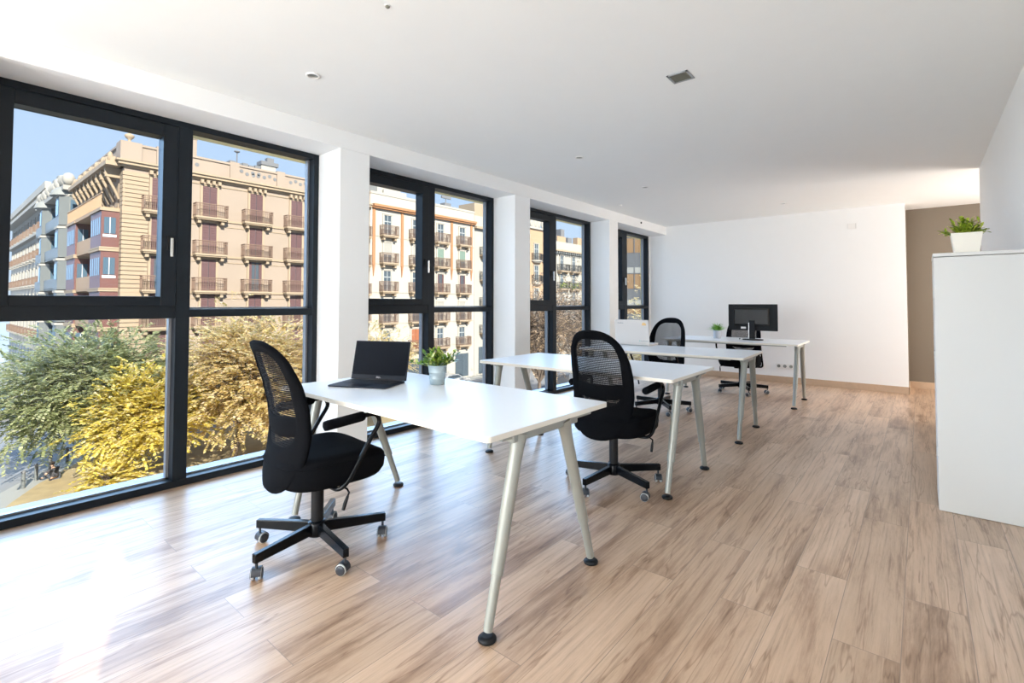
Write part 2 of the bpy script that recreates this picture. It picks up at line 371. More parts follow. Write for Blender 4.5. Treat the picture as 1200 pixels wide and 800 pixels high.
b = MB(); b.box(XB - 0.14, 6.2, 8.93, 9.07, 0, HC); b.box(XB - 0.14, XB, YB + 0.14, 8.93, 0, HC)
struct(b.build('wall_recess', 'wall_shaded'), 'wall of the recess beside the end wall, shade put into its taupe colour', 'wall')
struct(MB().box(XR, XR + 0.12, YR - 0.03, 6.597, 0, HC).build('wall_right', 'wall'), 'white side wall behind the tall cabinet', 'wall')
struct(MB().box(6.0, 6.2, YR, 9.0, 0, HC).build('wall_passage', 'wall'), 'white wall of the side passage', 'wall')
b = MB(); SX0, SX1, SH = 3.727, 4.193, 1.97
b.box(3.45, SX0, YR - 0.03, YR, 0, HC); b.box(SX1, 6.2, YR - 0.03, YR, 0, HC); b.box(3.45, 3.57, -4.2, YR - 0.03, 0, HC); b.box(-0.12, 3.57, -4.3, -4.2, 0, HC); b.box(SX0, SX1, YR - 0.03, YR, SH, HC)
struct(b.build('wall_rear', 'wall'), 'white rear wall with a narrow glazed slot', 'wall')
struct(MB().box(SX0, SX1, YR - 0.018, YR - 0.012, 0, SH).build('window_5', 'glass'), 'narrow full-height pane in the rear wall', 'window')
b = MB(); b.box(D, XB + 0.012, YB - 0.012, YB, 0, 0.095); b.box(XB, XB + 0.012, YB - 0.012, 8.93, 0, 0.095)
struct(b.build('baseboard_back', 'skirt', bevel=0.003), 'oak skirting along the end wall', 'baseboard')
struct(MB().box(XB + 0.012, 6.0, 8.918, 8.93, 0, 0.095).build('baseboard_recess', 'skirt', bevel=0.003), 'oak skirting in the recess', 'baseboard')
# outer face of the facade: lintels, sills and reveals beyond the glass
b = MB(); b2 = MB()
prev = YR
for y0, y1 in WINS:
    b.box(-0.155, -0.12, prev, y0 - 0.0, -0.5, HT + 0.1); prev = y1
b.box(-0.155, -0.12, prev, 9.2, -0.5, HT + 0.1)
b.box(-0.21, -0.12, YR, 9.2, HT - 0.035, HC + 0.2)
struct(b.build('trim_1', 'lintel'), 'ochre rendered reveals outside the windows', 'trim')
b2.box(-0.37, -0.12, YR, 9.2, -0.5, 0.005)
struct(b2.build('trim_2', 'sill'), 'pale stone sill outside the windows', 'trim')

FX, GX, BX = 0.0, -0.085, -0.12          # frame front, glass plane, frame back
def window(i, y0, y1, has_left_jamb=True):
    t = empty('window_%d' % i, (0, y0, 0)); struct(t, ['first', 'second', 'third', 'fourth'][i - 1] + ' bay of dark aluminium window with one opening sash', 'window')
    W = y1 - y0; m0 = W * 0.479; m1 = W * 0.522
    if i == 4: m0, m1 = 0.80, 0.90
    f = MB()
    f.box(BX, FX, 0, 0.042, 0, HT); f.box(BX, FX, W - 0.042, W, 0, HT)
    f.box(BX, FX, 0.042, W - 0.042, HT - 0.040, HT); f.box(BX, FX, 0.042, W - 0.042, 0, 0.045)
    f.box(BX, FX + 0.004, m0, m1, 0.045, HT - 0.04)
    f.box(BX, FX, 0.042, m0, 1.092, 1.180); f.box(BX, FX - 0.004, m1, W - 0.042, 1.098, 1.150)
    f.build('frame', 'frame', t, bevel=0.003)
    # pale rebate strips round the fixed panes
    r = MB()
    for (a, c, z0, z1) in ((0.042, m0, 0.045, 1.092), (m1, W - 0.042, 0.045, 1.098), (m1, W - 0.042, 1.150, HT - 0.04)):
        r.box(BX + 0.004, GX + 0.012, a, a + 0.016, z0, z1); r.box(BX + 0.004, GX + 0.012, c - 0.016, c, z0, z1)
        r.box(BX + 0.004, GX + 0.012, a, c, z0, z0 + 0.012)
    r.build('rebate', 'seal', t)
    for (a, c, z0, z1) in ((0.042, m0, 0.045, 1.092), (m1, W - 0.042, 0.045, 1.098), (m1, W - 0.042, 1.150, HT - 0.04)):
        MB().box(GX - 0.006, GX, a, c, z0, z1).build('pane', 'glass', t)
    s0, s1, z0, z1 = 0.052, m0 - 0.004, 1.172, HT - 0.048
    sw = 0.082
    s = MB()
    for (x0, x1, q) in ((-0.075, 0.012, 0.0), (-0.095, -0.075, 0.012)):
        a, c, e0, e1 = s0 + q, s1 - q, z0 + q, z1 - q
        s.box(x0, x1, a, s0 + sw, e0, e1); s.box(x0, x1, s1 - sw, c, e0, e1)
        s.box(x0, x1, s0 + sw, s1 - sw, e1 - (sw - q) * 0.96, e1); s.box(x0, x1, s0 + sw, s1 - sw, e0, z0 + 0.060)
    so = s.build('sash', 'frame', t, bevel=0.003)
    MB().box(-0.052, -0.046, s0 + sw - 0.005, s1 - sw + 0.005, z0 + 0.05, z1 - 0.07).build('pane', 'glass', so)
    h = MB(); hy = s1 - 0.038; hz = 1.585
    h.box(0.012, 0.022, hy - 0.014, hy + 0.014, hz - 0.055, hz + 0.035); h.build('handle_plate', 'blackp', so, bevel=0.002)
    h = MB(); h.tube([(0.020, hy, hz + 0.01), (0.052, hy, hz + 0.01)], 0.007); h.box(0.046, 0.060, hy - 0.008, hy + 0.008, hz - 0.10, hz + 0.020)
    h.build('handle', 'chrome', so, bevel=0.002)
    g = MB()
    for z in (z0 + 0.12, z1 - 0.14): g.tube([(0.016, s0 - 0.004, z - 0.045), (0.016, s0 - 0.004, z + 0.045)], 0.009, 8)
    g.build('hinge', 'blackp', so)
for i, (y0, y1) in enumerate(WINS): window(i + 1, y0, y1)

# small fittings on ceiling and walls
def downlight(x, y, label):
    t = empty('ceiling_spotlight', (x, y, HC), label=label, cat='ceiling light', group='round recessed ceiling spotlights')
    MB().lathe([(0.040, -0.001), (0.041, -0.006), (0.030, -0.009), (0.028, -0.002)], 28).build('trim_ring', 'plate', t)
    MB().lathe([(0.0285, -0.0045), (0.020, -0.0055), (0.008, -0.0075)], 20).build('reflector', 'lampg', t)
downlight(1.006, 1.433, 'round recessed ceiling spotlight above the first window bay')
downlight(1.349, 3.80, 'round recessed ceiling spotlight nearest above the second desk')
downlight(1.315, 5.261, 'round recessed ceiling spotlight level with the white laptop')
downlight(2.348, 7.282, 'round recessed ceiling spotlight closest to the end wall')
t = empty('ceiling_sensor', (1.907, 1.305, HC), label='tiny dark round sensor on the ceiling at the top edge', cat='sensor')
MB().lathe([(0.010, 0), (0.010, -0.006), (0.005, -0.010)], 16).build('sensor_cap', 'grille', t)
MB().lathe([(0.016, 0), (0.015, -0.002)], 16).build('sensor_ring', 'plate', t)
t = empty('ceiling_vent', (2.668, 2.818, HC), label='small square dark vent grille in the white ceiling', cat='vent')
b = MB(); q = 0.062
b.box(-q, q, -q, -q + 0.012, -0.006, 0); b.box(-q, q, q - 0.012, q, -0.006, 0); b.box(-q, -q + 0.012, -q, q, -0.006, 0); b.box(q - 0.012, q, -q, q, -0.006, 0)
b.build('vent_frame', 'greyp', t)
b = MB(); b.box(-q + 0.012, q - 0.012, -q + 0.012, q - 0.012, -0.002, 0)
for k in range(7): b.box(-q + 0.014, q - 0.014, -0.045 + k * 0.0145, -0.041 + k * 0.0145, -0.005, -0.002)
b.build('vent_slats', 'grille', t)
tag(MB().lathe([(0.015, 0), (0.014, 0.012), (0.006, 0.016)], 16, T=Matrix.Translation((D, 7.27, 2.475)) @ Matrix.Rotation(PI / 2, 4, 'Y')).build('beam_sensor', 'blackp'),
    'small black round sensor on the white beam above the furthest window', 'sensor')
t = empty('smoke_detector', (0.613, 6.016, HC), label='tiny pale grey detector hanging from the ceiling near the beam', cat='detector')
MB().lathe([(0.018, 0), (0.018, -0.01), (0.008, -0.022)], 16).build('detector_body', 'plate', t)
t = empty('wall_plate', (3.022, YB, 2.272), label='small blank white plate high on the end wall', cat='wall plate')
MB().box(-0.055, 0.045, -0.008, 0, -0.04, 0.04).build('plate', 'plate', t, bevel=0.003)
MB().box(0.038, 0.041, -0.0095, -0.008, -0.035, 0.035).build('seam', 'greyp', t)
def socket(x, z, n, label):
    t = empty('wall_socket', (x, YB, z), label=label, cat='socket')
    w_ = 0.082 * n
    MB().box(-w_ / 2, w_ / 2, -0.008, 0, -0.041, 0.041).build('socket_plate', 'plate', t, bevel=0.003)
    for k in range(n):
        cx_ = -w_ / 2 + 0.041 + k * 0.082
        T = Matrix.Translation((cx_, -0.008, 0)) @ Matrix.Rotation(PI / 2, 4, 'X')
        MB().lathe([(0.024, 0), (0.0235, 0.002), (0.020, 0.0022)], 20, T=T).build('socket_ring', 'lampg', t)
        b = MB(); b.box(cx_ - 0.012, cx_ - 0.006, -0.0115, -0.0098, -0.003, 0.003); b.box(cx_ + 0.006, cx_ + 0.012, -0.0115, -0.0098, -0.003, 0.003)
        b.build('socket_holes', 'blackp', t)
socket(1.835, 0.235, 1, 'single white wall socket low on the end wall')
socket(2.15, 0.25, 3, 'wide white triple wall socket low on the end wall beside desk legs')
tag(MB().box(1.70, 1.74, YB - 0.03, YB, 0.22, 0.26).build('wall_plug', 'blackp', bevel=0.004), 'small black plug on the end wall beside the single socket', 'plug')

# ------------------------------------------------------------------ desks
DT = 0.7327; DL = 1.59
DESKS = [((2.5925, 1.2402), -0.0196), ((2.5815, 2.8698), 0.0069), ((2.5855, 4.3954), 0.0426), ((2.6766, 6.2228), 0.0121)]
def make_desk():
    t = empty('desk')
    pts = []
    R_ = 0.018
    for (cx_, cy_, a0) in ((-R_, 0.8 - R_, 0), (-DL + R_, 0.8 - R_, 90), (-DL + R_, R_, 180), (-R_, R_, 270)):
        for k in range(5):
            a = math.radians(a0 + 22.5 * k); pts.append((cx_ + R_ * math.cos(a), cy_ + R_ * math.sin(a)))
    MB().poly(pts, DT - 0.0205, DT - 0.0015).build('edge_band', 'desk_edge', t)
    pts2 = [(x * 0.9985 - 0.001, 0.4 + (y - 0.4) * 0.9975) for x, y in pts]
    MB().poly(pts2, DT - 0.003, DT).build('tabletop', 'desk', t)
    for sx_ in (0, 1):
        X = (lambda u: u) if sx_ == 0 else (lambda u: -DL - u)
        g = MB()
        g.bar((X(-0.042), 0.10, DT - 0.032), (X(-0.042), 0.70, DT - 0.032), 0.030, 0.022)
        g.bar((X(-0.042), 0.155, DT - 0.040), (X(-0.042), 0.58, DT - 0.040), 0.042, 0.036)
        g.build('leg_bracket', 'leg', t, bevel=0.006)
        for ya, yb in ((0.205, 0.058), (0.50, 0.742)):
            A = Vector((X(-0.040), ya, DT - 0.045)); B = Vector((X(-0.060), yb, 0.018))
            P = lambda q: A.lerp(B, q)
            l = MB()
            l.tube([P(-0.02), P(0.03), P(0.08), P(0.70)], [0.032, 0.030, 0.0262, 0.0232], 20)
            l.tube([P(0.70), P(0.706)], [0.0240, 0.0240], 20)
            lo = l.build('leg', 'leg', t)
            MB().tube([P(0.705), P(0.98)], [0.0183, 0.0172], 20).build('lower_tube', 'leg', lo)
            MB().lathe([(0.030, 0.0), (0.033, 0.003), (0.033, 0.010), (0.028, 0.015), (0.018, 0.018)], 24, c=(B.x, B.y, 0)).build('foot', 'blackp', lo)
    b = MB(); b.box(-DL + 0.15, -0.15, 0.16, 0.19, DT - 0.045, DT - 0.0215); b.box(-DL + 0.15, -0.15, 0.56, 0.59, DT - 0.045, DT - 0.0215)
    b.build('crossbar', 'leg', t)
    return t
DLAB = ['white desk on silver splayed legs nearest the camera, carrying the dark laptop',
        'bare white desk on silver splayed legs, second in the row',
        'white desk on silver splayed legs carrying the open white laptop',
        'white desk on silver splayed legs nearest the end wall, carrying the monitor']
d0 = make_desk()
for k, ((x, y), r) in enumerate(DESKS):
    o = d0 if k == 0 else copy_tree(d0)
    o.location = (x, y, 0); o.rotation_euler = (0, 0, r); tag(o, DLAB[k], 'desk', 'white desks in a row beside the windows')

# ------------------------------------------------------------------ office chairs
def back_y(x, z):
    # curved backrest surface: forward at the lumbar, flaring back at the bottom and the top
    pts = [(0.30, -0.236), (0.40, -0.212), (0.50, -0.190), (0.60, -0.180), (0.70, -0.190), (0.80, -0.212), (0.92, -0.248), (1.03, -0.290)]
    z = max(0.30, min(1.029, z))
    for (a, ya), (c, yc) in zip(pts, pts[1:]):
        if a <= z <= c:
            q = (z - a) / (c - a); q = q * q * (3 - 2 * q) * 0.4 + q * 0.6
            return ya + (yc - ya) * q + 0.95 * x * x
def outer_r(th, zc=0.755):
    # radius from window centre to the outline
    lo, hi = 0.0, 1.0
    dx, dz = math.cos(th), math.sin(th)
    for _ in range(30):
        m = (lo + hi) / 2; x = m * dx; z = zc + m * dz
        if z > 0.68: v = abs(x / 0.222) ** 2.7 + abs((z - 0.68) / 0.345) ** 2.5
        else: v = abs(x / 0.222) ** 2.5 + abs((z - 0.68) / 0.345) ** 3.1
        if v < 1: lo = m
        else: hi = m
    return lo
def inner_r(th):
    dx, dz = math.cos(th), math.sin(th)
    e = 3.4; return 1.0 / ((abs(dx) / 0.158) ** e + (abs(dz) / 0.212) ** e) ** (1 / e)
def make_chair():
    t = empty('office_chair')
    N = 72; prof = [(0.0, -0.2), (0.04, 0.55), (0.13, 0.9), (0.35, 1.0), (0.65, 1.0), (0.87, 0.9), (0.96, 0.55), (1.0, -0.0)]
    vs = []; fs = []
    ring = [(q, h) for q, h in prof] + [(q, -h) for q, h in prof[::-1][1:-1]]
    for i in range(N):
        th = 2 * PI * i / N; ri, ro = inner_r(th), outer_r(th)
        for q, h in ring:
            r_ = ri + (ro - ri) * q; x, z = r_ * math.cos(th), 0.755 + r_ * math.sin(th)
            vs.append((x, back_y(x, z) + 0.016 * h, z))
    K = len(ring)
    for i in range(N):
        for k in range(K): fs.append((i * K + k, i * K + (k + 1) % K, ((i + 1) % N) * K + (k + 1) % K, ((i + 1) % N) * K + k))
    MB().add(vs, fs, True).build('backrest', 'fabric', t)
    # two layers of woven mesh in the opening
    b = MB()
    for off in (-0.008, 0.010):
        vs = [(0, back_y(0, 0.755) + off, 0.755)]; fs = []
        for j in range(1, 6):
            for i in range(36):
                th = 2 * PI * i / 36; r_ = inner_r(th) * 1.03 * j / 5; x, z = r_ * math.cos(th), 0.755 + r_ * math.sin(th)
                vs.append((x, back_y(x, z) + off, z))
        for i in range(36): fs.append((0, 1 + i, 1 + (i + 1) % 36))
        for j in range(4):
            for i in range(36): fs.append((1 + j * 36 + i, 1 + (j + 1) * 36 + i, 1 + (j + 1) * 36 + (i + 1) % 36, 1 + j * 36 + (i + 1) % 36))
        b.add(vs, fs, True)
    b.build('back_mesh', 'mesh', t)
    # lumbar band across the opening
    vs = []; fs = []; nx = 12
    for i in range(nx + 1):
        x = -0.165 + 0.33 * i / nx; e = abs(x) / 0.165
        za, zb = 0.582 + 0.018 * e * e, 0.672 + 0.014 * e
        for (zz, dy) in ((za, 0.010), (za + 0.01, 0.02), (zb - 0.01, 0.02), (zb, 0.010), (zb, -0.010), (zb - 0.01, -0.014), (za + 0.01, -0.014), (za, -0.010)):
            vs.append((x, back_y(x, zz) + dy, zz))
    for i in range(nx):
        for k in range(8): fs.append((i * 8 + k, i * 8 + (k + 1) % 8, (i + 1) * 8 + (k + 1) % 8, (i + 1) * 8 + k))
    MB().add(vs, fs, True).build('lumbar_band', 'fabric', t)
    # back bracket under the seat
    b = MB(); b.bar((0, -0.06, 0.375), (0, -0.215, 0.375), 0.10, 0.022); b.bar((0, -0.20, 0.37), (0, -0.185, 0.48), 0.09, 0.02)
    b.build('back_bracket', 'tube', t, bevel=0.004)
    # seat cushion
    vs = []; fs = []; n = 56
    levels = [(0.80, 0.352, 0.0), (0.93, 0.358, 0), (0.985, 0.378, 0), (1.0, 0.41, 0), (1.0, 0.452, 0), (0.985, 0.472, 0), (0.94, 0.484, 0), (0.80, 0.489, 0), (0.5, 0.487, 0), (0.2, 0.483, 0)]
    for sc_, z, _ in levels:
        for (x, y) in sup(n, 0.243 * sc_, 0.252 * sc_, 3.4):
            dz = 0.0
            yy = y + 0.038
            if y > 0.10 : dz = -((y - 0.10) / 0.135) ** 2 * 0.035 * (1 if z > 0.41 else -0.35)
            if z > 0.44: dz += 0.010 * (x / 0.24) ** 2
            vs.append((x, yy, z + dz))
    for j in range(len(levels) - 1):
        for i in range(n): fs.append((j * n + i, j * n + (i + 1) % n, (j + 1) * n + (i + 1) % n, (j + 1) * n + i))
    fs.append(tuple(range(n))[::-1]); fs.append(tuple((len(levels) - 1) * n + i for i in range(n)))
    so = MB().add(vs, fs, True).build('seat', 'fabric', t)
    pip = [(x, y + 0.038, 0.452 + (0.010 * (x / 0.24) ** 2) - (((y - 0.10) / 0.135) ** 2 * 0.035 if y > 0.10 else 0)) for x, y in sup(56, 0.2435, 0.2525, 3.4)]
    MB().tube(pip + [pip[0]], 0.0032, 6).build('seam', 'fabric', so)
    # mechanism, column, base
    b = MB(); b.box(-0.07, 0.07, -0.10, 0.10, 0.325, 0.36); b.build('tilt_mechanism', 'tube', t, bevel=0.01)
    b = MB(); b.tube([(0, 0, 0.325), (0, 0, 0.34)], 0.017, 16); b.tube([(0, 0, 0.325), (0, 0, 0.12)], 0.029, 24); b.build('column', 'blackp', t)
    b = MB(); b.lathe([(0.030, 0.068), (0.042, 0.070), (0.044, 0.078), (0.044, 0.130), (0.038, 0.138), (0.028, 0.140)], 28)
    star = b.build('star_base', 'tube', t)
    for k in range(5):
        a = math.radians(-7 + 72 * k); dx, dy = math.cos(a), math.sin(a)
        g = MB(); T = Matrix.Rotation(a, 4, 'Z')
        # a folded rectangular leg, deep at the hub, shallower at the tip
        vs = []; 
        for (r_, z0_, z1_) in ((0.030, 0.080, 0.132), (0.325, 0.076, 0.116)):
            vs += [(r_, -0.0135, z0_), (r_, 0.0135, z0_), (r_, 0.0135, z1_), (r_, -0.0135, z1_)]
        g.add(vs, [(0, 1, 2, 3), (7, 6, 5, 4), (0, 4, 5, 1), (1, 5, 6, 2), (2, 6, 7, 3), (3, 7, 4, 0)], False, T)
        g.build('base_leg', 'tube', star, bevel=0.003)
        ca = a + math.radians(35 + 50 * math.sin(k * 2.3))
        cx_, cy_ = dx * 0.312, dy * 0.312
        T2 = Matrix.Translation((cx_, cy_, 0)) @ Matrix.Rotation(ca, 4, 'Z')
        g = MB(); g.tube([(0, 0, 0.078), (0, 0, 0.045)], 0.006, 8, T=T2)
        g.tube([(-0.010, -0.008, 0.030), (-0.010, 0.008, 0.030)], 0.014, 12, T=T2)
        # hood
        hv = []; hf = []; m_ = 9
        for yy in (-0.019, 0.019):
            for i in range(m_):
                an = math.radians(-10 + 200 * i / (m_ - 1)); hv.append((-0.010 + 0.0275 * math.cos(an), yy, 0.0265 + 0.0275 * math.sin(an)))
        for i in range(m_ - 1): hf.append((i, i + 1, m_ + i + 1, m_ + i))
        g.add(hv, hf, True, T2); g.add([(-0.010, 0, 0.06), (0.006, 0, 0.06)], [], False, T2)
        co = g.build('caster', 'wheel', t)
        for yy in (-0.0145, 0.0145):
            Tw = T2 @ Matrix.Translation((-0.010, yy, 0.0250)) @ Matrix.Rotation(PI / 2, 4, 'X')
            wo_ = MB().lathe([(0.010, -0.009), (0.0215, -0.009), (0.0225, 0), (0.0215, 0.009), (0.010, 0.0095)], 22, T=Tw).build('caster_wheel', 'wheel', co)
            MB().lathe([(0.0218, -0.0065), (0.0250, -0.005), (0.0250, 0.005), (0.0218, 0.0065)], 22, T=Tw).build('tread_ring', 'castring', co)
    # armrests
    for s_ in (-1, 1):
        path = [(0.10, -0.02, 0.350), (0.22, -0.02, 0.350), (0.254, -0.005, 0.358), (0.268, 0.020, 0.385), (0.270, 0.050, 0.43), (0.271, 0.125, 0.55), (0.272, 0.165, 0.61), (0.272, 0.172, 0.635), (0.272, 0.160, 0.660), (0.272, 0.130, 0.670), (0.272, 0.09, 0.668), (0.272, -0.06, 0.656)]
        path = [Vector((p[0] * s_, p[1], p[2])) for p in path]
        # smooth the path
        sm = []
        for i in range(len(path) - 1):
            p0 = path[max(i - 1, 0)]; p1 = path[i]; p2 = path[i + 1]; p3 = path[min(i + 2, len(path) - 1)]
            for k in range(4):
                q = k / 4; sm.append(0.5 * ((2 * p1) + (p2 - p0) * q + (2 * p0 - 5 * p1 + 4 * p2 - p3) * q * q + (3 * p1 - p0 - 3 * p2 + p3) * q ** 3))
        sm.append(path[-1])
        ao = MB().tube(sm, 0.0105, 12).build('armrest', 'tube', t)
        A = Vector((0.272 * s_, 0.095, 0.668)); B = Vector((0.272 * s_, -0.098, 0.652))
        P = lambda q: A.lerp(B, q)
        MB().tube([P(0.0), P(0.03), P(0.08), P(0.92), P(0.98), P(1.0)], [0.015, 0.0205, 0.0225, 0.0225, 0.021, 0.013], 18).build('arm_pad', 'fabric', ao)
    b = MB(); b.tube([(0.06, 0.02, 0.345), (0.24, 0.03, 0.340), (0.262, 0.028, 0.330), (0.264, 0.02, 0.315)], 0.0045, 8)
    lo = b.build('height_lever', 'tube', t)
    MB().tube([(0.264, 0.021, 0.318), (0.266, 0.008, 0.290), (0.267, -0.002, 0.262)], [0.006, 0.0085, 0.0075], 10).build('lever_grip', 'blackp', lo)
    return t
CH = [((1.452, 1.25), -4.5, 'black mesh-back office chair nearest the camera, pulled up to the dark laptop'),
      ((2.155, 2.93), -1.0, 'black mesh-back office chair seen from behind, at the bare second desk'),
      ((1.48, 5.26), 176.0, 'black mesh-back office chair facing the camera behind the desk of the white laptop'),
      ((1.86, 7.02), 183.0, 'black mesh-back office chair partly hidden behind the monitor by the end wall')]
c0 = make_chair()
for k, ((x, y), a, lab) in enumerate(CH):
    o = c0 if k == 0 else copy_tree(c0)
    o.location = (x, y, 0); o.rotation_euler = (0, 0, math.radians(a)); tag(o, lab, 'chair', 'black office chairs at the desks')
    turn = math.radians((0, -16, 30, 20)[k] - a)          # the star base is turned against the seat
    for ch in o.children:
        if ch.name.startswith(('star_base', 'caster')): ch.rotation_euler = (0, 0, turn)

# ------------------------------------------------------------------ things on the desks
def text(body, size, name, m, parent, T, ext=0.0003):
    cu = bpy.data.curves.new(name, 'FONT'); cu.body = body; cu.size = size; cu.extrude = ext; cu.align_x = 'CENTER'; cu.align_y = 'CENTER'
    tmp = bpy.data.objects.new('lettering', cu); COL.objects.link(tmp)
    me = bpy.data.meshes.new_from_object(tmp.evaluated_get(bpy.context.evaluated_depsgraph_get())); bpy.data.objects.remove(tmp)
    me.materials.clear(); me.materials.append(MT[m]); o = bpy.data.objects.new(name, me); COL.objects.link(o); o.parent = parent; o.matrix_local = T
    return o
# dark laptop
LW, LD = 0.357, 0.240
t = empty('laptop', (1.335, 1.600, DT), math.radians(25), 'dark open laptop with black screen on the nearest desk', 'laptop')
pts = sup(48, LW / 2, LD / 2, 14)
MB().poly(pts, 0.003, 0.0105).build('keyboard_deck', 'dark', t, bevel=0.0015)
b = MB(); b.poly([(x * 0.997, y * 0.997) for x, y in pts], 0.0010, 0.0035); b.build('silver_edge', 'silver', t)
b = MB()
for r_ in range(5):
    for c_ in range(15):
        x0 = -0.150 + c_ * 0.020; y0 = 0.085 - r_ * 0.0195
        if r_ == 4 and 4 <= c_ <= 8:
            if c_ == 4: b.box(x0, x0 + 0.097, y0 - 0.015, y0, 0.0105, 0.0122)
            continue
        b.box(x0, x0 + 0.0168, y0 - 0.015, y0, 0.0105, 0.0122)
b.build('keys', 'key', t)
MB().box(-0.052, 0.052, -0.105, -0.032, 0.0104, 0.0109).build('touchpad', 'screen', t)
MB().tube([(-0.15, LD / 2 - 0.004, 0.010), (0.15, LD / 2 - 0.004, 0.010)], 0.0055, 10).build('hinge', 'key', t)
TL = Matrix.Translation((0, LD / 2 - 0.003, 0.011)) @ Matrix.Rotation(math.radians(-14), 4, 'X')
b = MB(); b.box(-LW / 2, LW / 2, -0.002, 0.005, 0, 0.228, T=TL); lid = b.build('lid', 'dark', t, bevel=0.002)
MB().box(-LW / 2 + 0.006, LW / 2 - 0.006, -0.0030, -0.0018, 0.028, 0.222, T=TL).build('screen', 'screen', lid)
text('DELL', 0.0125, 'logo', 'logo', lid, TL @ Matrix.Translation((0, -0.0024, 0.014)) @ Matrix.Rotation(PI / 2, 4, 'X'))
# white laptop, seen from behind its lid
t = empty('laptop', (1.300, 5.060, DT), math.radians(2), 'white open laptop with small orange mark on its lid', 'laptop')
MB().box(-0.195, 0.195, -0.125, 0.125, 0.002, 0.022).build('keyboard_deck', 'wlap', t, bevel=0.004)
MB().box(-0.18, 0.18, -0.128, -0.120, 0.0045, 0.009).build('rear_ports', 'greyp', t)
b = MB()
for r_ in range(5):
    for c_ in range(14): b.box(-0.165 + c_ * 0.0235, -0.146 + c_ * 0.0235, -0.09 + r_ * 0.021, -0.073 + r_ * 0.021, 0.022, 0.0235)
b.build('keys', 'greyp', t)
TL = Matrix.Translation((0, -0.118, 0.020)) @ Matrix.Rotation(math.radians(6), 4, 'X')
lid = MB().box(-0.197, 0.197, -0.010, 0.002, 0, 0.262, T=TL).build('lid', 'wlap', t, bevel=0.005)
MB().box(-0.180, 0.180, 0.002, 0.003, 0.02, 0.25, T=TL).build('screen', 'screen', lid)
b = MB()
for k in range(6): b.box(-0.160 + k * 0.0115, -0.1515 + k * 0.0115, -0.0106, -0.010, 0.221, 0.221 + (0.011 if k % 3 == 0 else 0.008), T=TL)
b.build('grey_mark', 'greyp', lid)
b = MB(); b.poly([(0.022 * math.cos(a * PI / 8), 0.011 * math.sin(a * PI / 8)) for a in range(9)], 0, 0.0006, T=TL @ Matrix.Translation((0.145, -0.0100, 0.222)) @ Matrix.Rotation(PI / 2, 4, 'X'))
b.box(0.123, 0.167, -0.0106, -0.010, 0.206, 0.218, T=TL)
b.build('orange_mark', 'orange', lid)
b = MB(); b.box(0.086, 0.094, -0.0106, -0.010, 0.028, 0.042, T=TL); b.build('green_mark', 'teal', lid)
b = MB()
for k in range(11): b.box(0.102 + k * 0.0078, 0.1075 + k * 0.0078, -0.0106, -0.010, 0.031, 0.031 + (0.009 if k % 4 == 0 else 0.0065), T=TL)
b.build('lid_print', 'greyp', lid)
# monitor seen from behind
t = empty('monitor', (2.105, 6.64, DT), math.radians(2), 'black widescreen monitor on its stand, back facing the camera', 'monitor')
b = MB(); mw, mh = 0.568, 0.330; z0 = 0.118
b.box(-mw / 2, mw / 2, -0.012, 0.014, z0, z0 + mh); ho = b.build('housing', 'monitor', t, bevel=0.006)
MB().box(-mw / 2 + 0.012, mw / 2 - 0.012, 0.014, 0.0148, z0 + 0.016, z0 + mh - 0.014).build('screen', 'screen', t)
b = MB()
vs = [(-0.215, -0.012, z0 + 0.062), (0.195, -0.012, z0 + 0.062), (0.195, -0.012, z0 + 0.285), (-0.215, -0.012, z0 + 0.285),
      (-0.200, -0.040, z0 + 0.080), (0.180, -0.040, z0 + 0.080), (0.180, -0.040, z0 + 0.265), (-0.200, -0.040, z0 + 0.265)]
b.add(vs, [(0, 1, 2, 3), (7, 6, 5, 4), (0, 4, 5, 1), (1, 5, 6, 2), (2, 6, 7, 3), (3, 7, 4, 0)])
b.build('rear_bulge', 'monback', t, bevel=0.004)
b = MB()
for k in range(14): b.box(-0.13 + k * 0.02, -0.118 + k * 0.02, -0.0415, -0.040, z0 + 0.245, z0 + 0.252)
b.build('vent_slots', 'blackp', t)
MB().box(-0.135, -0.075, -0.0135, -0.012, z0 + 0.022, z0 + 0.046).build('white_label', 'plate', t)
b = MB(); b.box(-0.036, 0.036, -0.052, -0.028, 0.018, z0 + 0.13); b.build('stand_neck', 'monitor', t, bevel=0.004)
b = MB(); b.box(-0.038, -0.030, -0.054, -0.026, 0.018, z0 + 0.10); b.build('neck_edge', 'silver', t)
b = MB(); b.poly([(x, y) for x, y in sup(40, 0.120, 0.085, 2.4)], 0.0, 0.012); b.build('stand_base', 'monitor', t, bevel=0.003)
tag(MB().tube([(1.955, 6.60, DT + 0.006), (1.965, 6.60, DT + 0.018)], 0.006, 10).build('cable_plug', 'blackp'), 'tiny black cable end on the desk left of the monitor stand', 'cable end')

